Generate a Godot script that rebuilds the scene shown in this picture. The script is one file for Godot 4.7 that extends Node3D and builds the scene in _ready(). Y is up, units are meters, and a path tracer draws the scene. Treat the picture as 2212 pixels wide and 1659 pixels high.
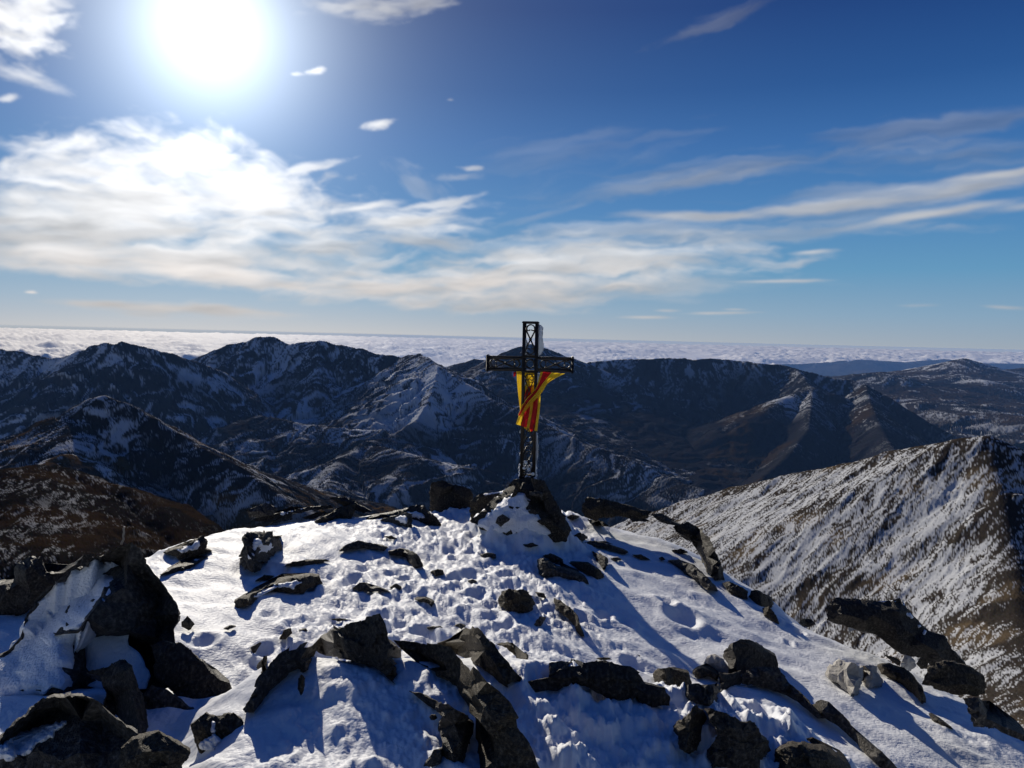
extends Node3D
# A snowy summit with an iron cross, ringed by dark back-lit ridges above a sea of cloud.
# Picture points are given on a 2212 x 1659 grid; a point gives a direction only, its distance comes from the ground it meets.

const FOCAL := 1700.7
const EYE := Vector3(0, 2.78, 0)
var view := Basis()
var sun := Vector3()
var rng := RandomNumberGenerator.new()
var taken := {}
var M := {}
var soft := FastNoiseLite.new()
var lump := FastNoiseLite.new()
var fine := FastNoiseLite.new()
var crust := FastNoiseLite.new()
var rough := FastNoiseLite.new()
var chip := FastNoiseLite.new()
var pits := {}                      # boot prints, filed by half metres
var cross_at := Vector3()
var verge := PackedVector2Array()

# ---------------------------------------------------------------- small helpers
func ray(px: float, py: float) -> Vector3:
	return view * Vector3((px - 1106.0) / FOCAL, -(py - 829.5) / FOCAL, -1.0)

func at(px: float, py: float, depth: float) -> Vector3:
	var r := ray(px, py)
	return EYE + r * (depth / -r.z)

func noise(kind: int, frequency: float, octaves: int, seeded: int, ridged := false) -> FastNoiseLite:
	var n := FastNoiseLite.new()
	n.noise_type = kind
	n.frequency = frequency
	n.seed = seeded
	n.fractal_type = FastNoiseLite.FRACTAL_NONE if octaves < 2 else FastNoiseLite.FRACTAL_RIDGED if ridged else FastNoiseLite.FRACTAL_FBM
	n.fractal_octaves = octaves
	return n

func numbered(called: String) -> String:
	taken[called] = taken.get(called, -1) + 1
	return called if taken[called] == 0 else "%s_%03d" % [called, taken[called]]

func tag(o: Node3D, label: String, category: String, group := "", kind := "") -> void:
	o.set_meta("label", label)
	o.set_meta("category", category)
	if group: o.set_meta("group", group)
	if kind: o.set_meta("kind", kind)

func put(called: String, mesh: Mesh, material: Material, parent: Node = self) -> MeshInstance3D:
	var o := MeshInstance3D.new()
	o.name = numbered(called) if parent == self else called
	o.mesh = mesh
	o.material_override = material
	parent.add_child(o, true)
	return o

func col(r: float, g: float, b: float) -> Color:      # a linear base colour for albedo_color
	return Color(r, g, b).linear_to_srgb()

# ---------------------------------------------------------------- sky
func sky_clear(el: float, theta: float) -> Vector3:    # degrees above the horizon, degrees from the sun
	var steps := [0.0, 2.0, 5.0, 9.0, 13.5, 17.0, 22.0, 40.0, 91.0]
	var tones := [Vector3(.30, .37, .45), Vector3(.22, .36, .50), Vector3(.12, .31, .51), Vector3(.072, .225, .48), Vector3(.042, .150, .395), Vector3(.022, .095, .295), Vector3(.011, .052, .205), Vector3(.006, .035, .17), Vector3(.006, .03, .15)]
	var c: Vector3 = tones[0]
	for k in 8:
		if el >= steps[k]:
			c = tones[k].lerp(tones[k + 1], clampf((el - steps[k]) / (steps[k + 1] - steps[k]), 0, 1))
	c += Vector3(.86, .97, 1.04) * (.26 * exp(-theta / 11.0) + 1.7 * exp(-pow(theta / 4.5, 1.3)))
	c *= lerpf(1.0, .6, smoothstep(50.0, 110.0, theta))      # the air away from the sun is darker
	c += Vector3(.42, .30, .18) * exp(-theta / 20.0) * exp(-maxf(el, 0) / 2.6) * 1.6
	return c

func build_sky(env: Environment) -> void:
	var big := 4096
	var low := Image.create(512, 256, false, Image.FORMAT_RGBF)
	var drift := noise(FastNoiseLite.TYPE_SIMPLEX_SMOOTH, .02, 4, 3)
	for j in 256:
		var el := 90.0 - (j + .5) / 256.0 * 180.0
		for i in 512:
			var az := (i + .5) / 512.0 * TAU - PI
			if el < 0:
				low.set_pixel(i, j, Color(.45, .47, .49))
				continue
			var e := deg_to_rad(el)
			var dir := Vector3(sin(az) * cos(e), sin(e), -cos(az) * cos(e))
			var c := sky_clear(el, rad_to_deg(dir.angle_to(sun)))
			var veil := smoothstep(.05, .45, drift.get_noise_2d(sin(az) * 160.0 + cos(az) * 70.0, el * 9.0)) * .3 * smoothstep(30.0, 12.0, el)
			c = c.lerp(Vector3(.62, .66, .72), veil * smoothstep(35.0, 60.0, rad_to_deg(absf(az))))
			low.set_pixel(i, j, Color(c.x, c.y, c.z))
	low.resize(big, big / 2, Image.INTERPOLATE_BILINEAR)
	# the part of the sky with the banks of cloud, at full detail
	var x0 := 1530
	var wide := 1036
	var y0 := 560
	var high := 464
	var area := wide * high
	var PX := PackedFloat32Array(); PX.resize(area)
	var PY := PackedFloat32Array(); PY.resize(area)
	var cover := PackedFloat32Array(); cover.resize(area); cover.fill(0)
	var tone := PackedFloat32Array(); tone.resize(area); tone.fill(0)
	var inv := view.inverse()
	for j in high:
		var e := PI / 2 - (y0 + j + .5) / 2048.0 * PI
		for i in wide:
			var az := (x0 + i + .5) / 4096.0 * TAU - PI
			var q := inv * Vector3(sin(az) * cos(e), sin(e), -cos(az) * cos(e))
			PX[j * wide + i] = 1106.0 - q.x / q.z * FOCAL
			PY[j * wide + i] = 829.5 + q.y / q.z * FOCAL
	var warp := noise(FastNoiseLite.TYPE_SIMPLEX_SMOOTH, .006, 4, 11)
	var streak := noise(FastNoiseLite.TYPE_SIMPLEX_SMOOTH, .011, 5, 12)
	var shade := noise(FastNoiseLite.TYPE_SIMPLEX_SMOOTH, .012, 4, 13)
	# centre, half length, half height, turn in degrees (up to the right is positive), weight, raggedness, tone, stretch
	var banks := [
		[290, 420, 430, 140, -6, 1.0, .55, .92, 3.5], [130, 480, 420, 120, 0, .95, .5, .66, 4.0], [420, 350, 260, 95, -12, .95, .7, 1.0, 2.5],
		[130, 340, 190, 66, 10, .85, .9, .9, 2.5], [560, 460, 240, 90, 4, .9, .8, .8, 3.0], [420, 560, 480, 56, -3, .9, .7, .74, 5.0], [660, 365, 100, 16, 14, .8, .7, .92, 4.0], [640, 410, 70, 36, -30, .6, 1.0, .9, 2.0],
		[860, 480, 210, 50, 3, .95, .75, .82, 4.0], [790, 447, 110, 12, 8, .9, .4, .95, 4.0], [950, 440, 110, 15, 12, .75, .7, .88, 4.0], [900, 520, 170, 26, -3, .7, .7, .60, 4.0], [700, 540, 230, 50, 2, .8, .7, .66, 4.0],
		[1180, 580, 420, 74, 3, .85, .85, .74, 4.0], [900, 622, 420, 36, 2, .82, .7, .72, 5.0], [1450, 562, 330, 46, 2, .72, .9, .72, 5.0], [1080, 655, 330, 30, 1, .66, .7, .64, 5.0], [760, 582, 160, 30, 14, .5, .9, .8, 4.0],
		[400, 668, 300, 22, -2, .72, .55, .60, 6.0], [200, 655, 140, 12, -2, .5, .5, .6, 6.0], [560, 610, 330, 28, -2, .7, .7, .74, 5.0], [190, 590, 210, 20, -6, .6, .7, .72, 5.0],
		[1480, 466, 230, 16, -1, .74, .4, .60, 7.0], [1770, 450, 330, 22, 5, .74, .5, .62, 7.0], [2060, 408, 300, 30, 8, .75, .5, .60, 7.0], [2160, 376, 150, 13, 7, .8, .4, .66, 7.0], [2010, 462, 270, 15, 9, .85, .3, .66, 7.0], [2240, 440, 160, 14, 9, .6, .4, .62, 7.0],
		[1690, 607, 130, 6, 1, .7, .3, .72, 7.0], [1755, 545, 66, 8, 4, .75, .4, .74, 6.0], [1400, 685, 78, 5, 0, .6, .4, .68, 7.0], [1560, 676, 130, 4, 1, .55, .4, .68, 7.0], [1440, 671, 40, 4, 0, .5, .3, .68, 6.0], [1590, 668, 40, 3, 0, .5, .3, .68, 6.0], [2170, 664, 70, 6, -4, .5, .4, .62, 6.0], [1990, 660, 60, 4, 1, .25, .4, .62, 6.0],
		[90, 510, 300, 26, 0, .8, .4, .55, 6.0], [330, 505, 200, 18, 3, .6, .4, .58, 6.0], [180, 560, 420, 40, -3, .85, .4, .8, 6.0], [420, 590, 330, 26, -4, .8, .4, .84, 6.0], [560, 420, 160, 60, 0, .8, .5, 1.0, 3.0], [1200, 540, 260, 40, 2, .5, .5, .76, 5.0],
		[30, 60, 120, 110, -20, .95, .8, .9, 2.0], [60, 20, 130, 60, 0, .8, .8, .88, 2.0], [50, 165, 130, 22, -17, .7, .5, .9, 4.0], [20, 212, 34, 12, 8, .75, .6, .9, 2.5],
		[880, 8, 190, 34, 6, .55, .9, .62, 3.0], [760, 10, 140, 26, 0, .45, .9, .6, 3.0],
		[819, 268, 44, 13, 9, .95, .55, .92, 2.0], [685, 152, 28, 9, 8, .9, .7, .95, 1.8], [640, 160, 24, 5, 0, .5, .8, .9, 1.8], [1020, 363, 34, 8, -3, .6, .7, .74, 2.5], [985, 384, 70, 10, 3, .3, .7, .7, 3.0], [66, 631, 20, 4, -3, .9, .4, .86, 2.5], [905, 396, 90, 30, -30, .24, .9, .7, 3.0], [974, 215, 10, 3, 0, .4, .5, .7, 2.0],
		[1420, 400, 380, 30, 8, .34, .8, .50, 9.0], [1650, 350, 360, 34, 7, .32, .8, .46, 9.0], [2050, 270, 340, 40, 7, .28, .8, .40, 9.0], [2080, 335, 300, 46, 5, .30, .8, .42, 9.0], [1560, 45, 170, 26, 22, .22, .9, .40, 7.0], [1700, 500, 560, 26, 3, .36, .8, .6, 9.0], [1340, 495, 300, 30, 4, .4, .8, .72, 7.0], [1900, 440, 420, 60, 6, .28, .8, .5, 9.0], [1300, 620, 500, 40, 1, .4, .6, .66, 7.0], [1250, 330, 300, 60, 10, .12, .9, .5, 6.0], [1160, 470, 120, 10, 14, .2, .7, .6, 6.0]]
	for b in banks:
		var c := cos(deg_to_rad(b[4])); var s := sin(deg_to_rad(b[4]))
		var reach: float = b[2] * 1.35 + 30.0
		var tall: float = b[3] * 1.8 + b[2] * absf(s) * 1.2 + 20.0
		var stretch: float = b[8]
		var lo := high; var hi := -1
		for j in high:      # rows are nearly level: only those near the bank are looked at
			var mid := PY[j * wide + clampi(int((b[0] / 2212.0) * 760.0 + 138.0), 0, wide - 1)]
			if absf(mid - b[1]) < tall + 40.0:
				lo = mini(lo, j); hi = maxi(hi, j)
		for j in range(lo, hi + 1):
			for i in wide:
				var k := j * wide + i
				var dx: float = PX[k] - b[0]
				if absf(dx) > reach: continue
				var dy: float = PY[k] - b[1]
				if absf(dy) > tall: continue
				var u := dx * c - dy * s
				var v := dx * s + dy * c
				var small := minf(1.0, b[3] / 40.0)
				var w := warp.get_noise_2d(PX[k] / (.4 + small), PY[k] * 1.8 / (.4 + small)) * 26.0 * small * minf(1.0, b[6] * 1.4)
				var n := streak.get_noise_2d((u + w * 2.0) / stretch * 1.7 / (.35 + .65 * small) + b[0], (v + w) * 1.7 / (.35 + .65 * small) + b[1])
				var r := sqrt(pow(u / b[2], 2.0) + pow((v + w * .5) / b[3], 2.0))
				var thick: float = smoothstep(0.0, .95, 1.0 - r + n * b[6] * .85)
				thick *= b[5]
				if thick <= .004: continue
				var bright: float = b[7] + shade.get_noise_2d((u + w) / stretch * 1.3 + 300.0, (v + w * .5) * 2.2) * .30 * (.4 + small * .6)
				var left := 1.0 - cover[k]
				tone[k] = (tone[k] * cover[k] + bright * thick) / (cover[k] + thick)
				cover[k] = 1.0 - left * (1.0 - thick)
	var win := Image.create(wide, high, false, Image.FORMAT_RGBF)
	for j in high:
		var el := 90.0 - (y0 + j + .5) / 2048.0 * 180.0
		var e := deg_to_rad(el)
		for i in wide:
			var k := j * wide + i
			var az := (x0 + i + .5) / 4096.0 * TAU - PI
			var dir := Vector3(sin(az) * cos(e), sin(e), -cos(az) * cos(e))
			var theta := rad_to_deg(dir.angle_to(sun))
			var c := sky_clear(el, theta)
			var t := tone[k]
			var lit := Vector3(t, t * 1.005, t * 1.02) * (.90 + .45 * exp(-theta / 14.0))
			lit = lit.lerp(lit * Vector3(1.08, .97, .88), smoothstep(7.0, 2.0, el))
			var a := clampf(cover[k], 0, 1)
			var fade := smoothstep(0, 40, i) * smoothstep(wide, wide - 40, i) * smoothstep(0, 40, j)
			var glow := Vector3.ONE * 1.7 * exp(-pow(theta / 4.5, 1.3))
			c = c.lerp(lit + glow, a * .96 * fade)
			win.set_pixel(i, j, Color(c.x, c.y, c.z))
	low.blit_rect(win, Rect2i(0, 0, wide, high), Vector2i(x0, y0))
	var turned := Image.create(big, big / 2, false, Image.FORMAT_RGBF)      # a panorama starts at -z
	turned.blit_rect(low, Rect2i(big / 2, 0, big / 2, big / 2), Vector2i.ZERO)
	turned.blit_rect(low, Rect2i(0, 0, big / 2, big / 2), Vector2i(big / 2, 0))
	var pano := PanoramaSkyMaterial.new()
	pano.panorama = ImageTexture.create_from_image(turned)
	env.background_mode = Environment.BG_SKY
	env.sky = Sky.new()
	env.sky.sky_material = pano

# ---------------------------------------------------------------- materials
func speckle(size: int, n: FastNoiseLite, stops: Array) -> ImageTexture:   # a tiling texture: noise through a colour ramp (linear colours)
	var g := n.get_seamless_image(size, size, false, false, .2)
	g.convert(Image.FORMAT_L8)
	var ramp := []
	for v in 256:
		var x := v / 255.0
		var c: Color = stops[0][1]
		for k in stops.size() - 1:
			if x >= stops[k][0]:
				c = stops[k][1].lerp(stops[k + 1][1], clampf((x - stops[k][0]) / (stops[k + 1][0] - stops[k][0]), 0, 1))
		ramp.append(c.linear_to_srgb())
	var src := g.get_data()
	var out := PackedByteArray(); out.resize(size * size * 3)
	for k in src.size():
		var c: Color = ramp[src[k]]
		out[k * 3] = int(c.r * 255); out[k * 3 + 1] = int(c.g * 255); out[k * 3 + 2] = int(c.b * 255)
	return ImageTexture.create_from_image(Image.create_from_data(size, size, false, Image.FORMAT_RGB8, out))

func surface(color: Color, roughness: float, albedo: Texture2D = null, tile := 1.0, relief: Texture2D = null, depth := 0.0) -> StandardMaterial3D:
	var m := StandardMaterial3D.new()
	m.albedo_color = color
	m.roughness = roughness
	m.uv1_triplanar = true
	m.uv1_world_triplanar = true
	m.uv1_scale = Vector3.ONE * tile
	if albedo: m.albedo_texture = albedo
	if relief:
		m.heightmap_enabled = true
		m.heightmap_texture = relief
		m.heightmap_scale = depth
	return m

func build_materials() -> void:
	var grit := noise(FastNoiseLite.TYPE_SIMPLEX_SMOOTH, .02, 5, 21)
	var rockt := speckle(512, grit, [[0.0, Color(.018, .017, .016)], [.42, Color(.042, .039, .036)], [.6, Color(.075, .068, .06)], [.8, Color(.14, .13, .115)], [1.0, Color(.3, .28, .25)]])
	var strata := noise(FastNoiseLite.TYPE_SIMPLEX_SMOOTH, .03, 5, 22, true)
	var relief := speckle(512, strata, [[0.0, Color.BLACK], [1.0, Color.WHITE]])
	for k in 3:
		var tint: Color = [Color(1, 1, 1), Color(.86, .84, .82), Color(1.0, .96, .88)][k]
		M["rock%d" % k] = surface(tint, [.62, .55, .68][k], rockt, [2.3, 2.9, 3.4][k], relief, 2.4)
		M["rock%d" % k].metallic_specular = .22
	M.pale = surface(Color(1, 1, 1), .8, speckle(256, grit, [[0.0, Color(.16, .15, .14)], [1.0, Color(.52, .49, .44)]]), 2.0, relief, 1.2)
	var powder := noise(FastNoiseLite.TYPE_SIMPLEX_SMOOTH, .05, 4, 23)
	var snowt := speckle(512, powder, [[0.0, Color(.80, .82, .85)], [1.0, Color(.90, .91, .92)]])
	M.snow = surface(Color.WHITE, .55, snowt, .9, speckle(512, powder, [[0.0, Color.BLACK], [1.0, Color.WHITE]]), .8)
	M.snow.metallic_specular = .15
	M.crust = surface(Color.WHITE, .6, snowt, 2.3, speckle(256, noise(FastNoiseLite.TYPE_SIMPLEX_SMOOTH, .06, 4, 24), [[0.0, Color.BLACK], [1.0, Color.WHITE]]), 1.4)
	M.land = StandardMaterial3D.new()
	M.land.vertex_color_use_as_albedo = true
	M.land.roughness = .95
	M.land.metallic_specular = .0
	M.cloud = StandardMaterial3D.new()
	M.cloud.albedo_color = Color(1.0, .97, .92)
	M.cloud.roughness = .85
	M.cloud.metallic_specular = .28
	M.iron = surface(col(.028, .024, .022), .5, null)
	M.iron.albedo_texture = speckle(256, grit, [[0.0, Color(.35, .3, .28)], [.6, Color(1, 1, 1)], [1.0, Color(1.0, .8, .62)]])
	M.iron.uv1_scale = Vector3.ONE * 4.0
	M.iron.metallic = .4
	M.rime = surface(col(.82, .86, .9), .45, null, 6.0, relief, 1.0)
	M.rime.backlight_enabled = true
	M.rime.backlight = Color(.5, .53, .57)
	M.cloth = StandardMaterial3D.new()
	M.cloth.vertex_color_use_as_albedo = true
	M.cloth.roughness = .8
	M.cloth.backlight_enabled = true
	M.cloth.backlight = Color(.9, .9, .9)
	M.ice = surface(col(.62, .63, .60), .12, null)
	M.ice.backlight_enabled = true
	M.ice.backlight = Color(.5, .5, .45)
	M.twig = surface(col(.25, .22, .19), .8, null)

# ---------------------------------------------------------------- grids
func sheet(rows: Array, colors: Array = []) -> ArrayMesh:   # rows of points, near to far; columns left to right
	var R := rows.size()
	var C: int = rows[0].size()
	var vs := PackedVector3Array(); vs.resize(R * C)
	var ns := PackedVector3Array(); ns.resize(R * C)
	var cs := PackedColorArray()
	for r in R:
		var here: PackedVector3Array = rows[r]
		var below: PackedVector3Array = rows[maxi(r - 1, 0)]
		var above: PackedVector3Array = rows[mini(r + 1, R - 1)]
		for c in C:
			vs[r * C + c] = here[c]
			var n := (here[mini(c + 1, C - 1)] - here[maxi(c - 1, 0)]).cross(above[c] - below[c]).normalized()
			ns[r * C + c] = n if n.y > 0 else -n
		if colors: cs.append_array(colors[r])
	var ix := PackedInt32Array(); ix.resize((R - 1) * (C - 1) * 6)
	var w := 0
	for r in R - 1:
		for c in C - 1:
			var a := r * C + c
			ix[w] = a; ix[w + 1] = a + C; ix[w + 2] = a + 1
			ix[w + 3] = a + 1; ix[w + 4] = a + C; ix[w + 5] = a + C + 1
			w += 6
	var arrays := []
	arrays.resize(Mesh.ARRAY_MAX)
	arrays[Mesh.ARRAY_VERTEX] = vs
	arrays[Mesh.ARRAY_NORMAL] = ns
	if colors: arrays[Mesh.ARRAY_COLOR] = cs
	arrays[Mesh.ARRAY_INDEX] = ix
	var m := ArrayMesh.new()
	m.add_surface_from_arrays(Mesh.PRIMITIVE_TRIANGLES, arrays)
	return m

# ---------------------------------------------------------------- mountains: slopes that fall away from crest lines
func range_of(called: String, label: String, crests: Array, az: Vector2, depth: Vector2, cols: int, lines: int, look: Dictionary) -> void:
	var seg := PackedFloat32Array()     # ax, az, dx, dz, 1/len2, ya, yb, slope, length, round, place along the crest, its length
	var run := 0.0
	for c in crests:
		run += 5000.0
		for k in c.line.size() - 1:
			var p := at(c.line[k][0], c.line[k][1], c.line[k][2])
			var q := at(c.line[k + 1][0], c.line[k + 1][1], c.line[k + 1][2])
			var d := Vector2(q.x - p.x, q.z - p.z)
			seg.append_array(PackedFloat32Array([p.x, p.z, d.x, d.y, 1.0 / maxf(d.length_squared(), .01), p.y, q.y, c.get("slope", .6), c.get("reach", 900.0), c.get("round", 12.0), run, d.length()]))
			run += d.length()
	var size: float = look.size
	var ridged := noise(FastNoiseLite.TYPE_SIMPLEX_SMOOTH, 1.0 / size, 5, look.seed, true)
	var rugged := noise(FastNoiseLite.TYPE_SIMPLEX_SMOOTH, 3.0 / size, 5, look.seed + 1)
	var dust := noise(FastNoiseLite.TYPE_SIMPLEX_SMOOTH, 11.0 / size, 4, look.seed + 2)
	var patch := noise(FastNoiseLite.TYPE_SIMPLEX_SMOOTH, .7 / size, 3, look.seed + 3)
	var grain := noise(FastNoiseLite.TYPE_SIMPLEX, 48.0 / size, 2, look.seed + 4)
	var amp: float = look.amp
	var floor_y: float = look.get("floor", -900.0)
	var rows := []; rows.resize(lines)
	var tint := []; tint.resize(lines)
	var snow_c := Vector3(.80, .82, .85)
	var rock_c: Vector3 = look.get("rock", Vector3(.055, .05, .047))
	var grass_c: Vector3 = look.get("grass", Vector3(.10, .066, .032))
	var cover: float = look.cover
	var snowline: Vector2 = look.get("snowline", Vector2(-700, -250))
	var grassy: float = look.get("grassy", .0)
	var scoured: float = look.get("scoured", 0.0)
	var drifts := []                                     # where snow has gathered: a place and how far it reaches
	for q in look.get("drift", []):
		var c := at(q[0], q[1], q[2])
		drifts.append(Vector3(c.x, c.z, q[3]))
	var crag: float = look.get("crest", .2)
	var fixed: bool = look.has("axis")
	var axis: Vector2 = look.get("axis", Vector2(1, 0)).normalized()
	var thin: float = look.get("thin", .75)
	var bend: float = look.get("bend", 1.0)
	var half := cols / 2 + 1
	var fields := []; fields.resize(lines / 2 + 1)       # the fall from the crests, worked out at every second point
	for r2 in lines / 2 + 1:
		var field := PackedFloat32Array(); field.resize(half * 3)
		var d: float = depth.x * pow(depth.y / depth.x, pow(minf(1.0, r2 * 2.0 / (lines - 1)), bend))
		for i2 in half:
			var a := deg_to_rad(lerpf(az.x, az.y, minf(1.0, i2 * 2.0 / (cols - 1))))
			var x := tan(a) * d
			var z := -d
			var best := -1e9
			var near := 1e9
			var place := 0.0
			for k in range(0, seg.size(), 12):
				var ox := x - seg[k]; var oz := z - seg[k + 1]
				var s := clampf((ox * seg[k + 2] + oz * seg[k + 3]) * seg[k + 4], 0, 1)
				ox -= seg[k + 2] * s; oz -= seg[k + 3] * s
				var rd := seg[k + 9]
				var off := sqrt(ox * ox + oz * oz + rd * rd) - rd
				var L := seg[k + 8]
				var v := lerpf(seg[k + 5], seg[k + 6], s) - seg[k + 7] * L * (1.0 - exp(-off / L))
				if v > best:
					best = v
					near = off
					place = seg[k + 10] + seg[k + 11] * s
			field[i2 * 3] = best
			field[i2 * 3 + 1] = near
			field[i2 * 3 + 2] = place
		fields[r2] = field
	for r in lines:
		var pts := PackedVector3Array(); pts.resize(cols)
		var cl := PackedColorArray(); cl.resize(cols)
		var t := float(r) / (lines - 1)
		var d: float = depth.x * pow(depth.y / depth.x, pow(t, bend))
		var fa: PackedFloat32Array = fields[r / 2]
		var fb: PackedFloat32Array = fields[mini((r + 1) / 2, lines / 2)]
		for i in cols:
			var a := deg_to_rad(lerpf(az.x, az.y, float(i) / (cols - 1)))
			var x := tan(a) * d
			var z := -d
			var p := i / 2 * 3
			var q := mini((i + 1) / 2, half - 1) * 3
			var best := (fa[p] + fa[q] + fb[p] + fb[q]) * .25
			var near := (fa[p + 1] + fa[q + 1] + fb[p + 1] + fb[q + 1]) * .25
			var place := fa[p + 2] if (i + r) % 2 == 0 else fb[q + 2]
			var away := clampf(near / (amp * 4.0), crag, 1)
			var sway := patch.get_noise_2d(x * 1.7, z * 1.7) * size * (.12 if fixed else .35)
			var lane := x * axis.y - z * axis.x + sway if fixed else place + sway
			var down := x * axis.x + z * axis.y if fixed else near
			var g := ridged.get_noise_2d(lane, down * .22 + 300.0)
			var f := rugged.get_noise_2d(x, z) * .6 + rugged.get_noise_2d(lane, down * .3) * .6
			var y := maxf(best, floor_y) + (g * 1.0 + f * .6) * amp * away + grain.get_noise_2d(x, z) * amp * .06
			pts[i] = Vector3(x, y, z)
			var high := smoothstep(snowline.x, snowline.y, y + patch.get_noise_2d(x, z) * (snowline.y - snowline.x) * .7)
			var along := dust.get_noise_2d(lane, down * .14)
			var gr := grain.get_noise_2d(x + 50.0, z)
			var m := along * .9 + gr * (.55 if fixed else .24) + patch.get_noise_2d(x + 900.0, z) * .35 - g * .3 + f * .25 - scoured * exp(-near / (size * .25))
			for w in drifts: m += .30 * exp(-((x - w.x) * (x - w.x) + (z - w.y) * (z - w.y)) / (w.z * w.z))
			var snowy := smoothstep(-.16, .16, m + (cover - .5) * 1.3) * high * thin
			var turf := smoothstep(.0, .3, patch.get_noise_2d(x - 700.0, z + 300.0) + (grassy - .5) * 2.0)
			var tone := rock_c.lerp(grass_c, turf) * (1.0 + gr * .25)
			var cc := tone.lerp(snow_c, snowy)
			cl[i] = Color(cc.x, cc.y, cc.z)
		rows[r] = pts
		tint[r] = cl
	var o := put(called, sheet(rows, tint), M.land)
	tag(o, label, "mountain", "", "structure")

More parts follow.
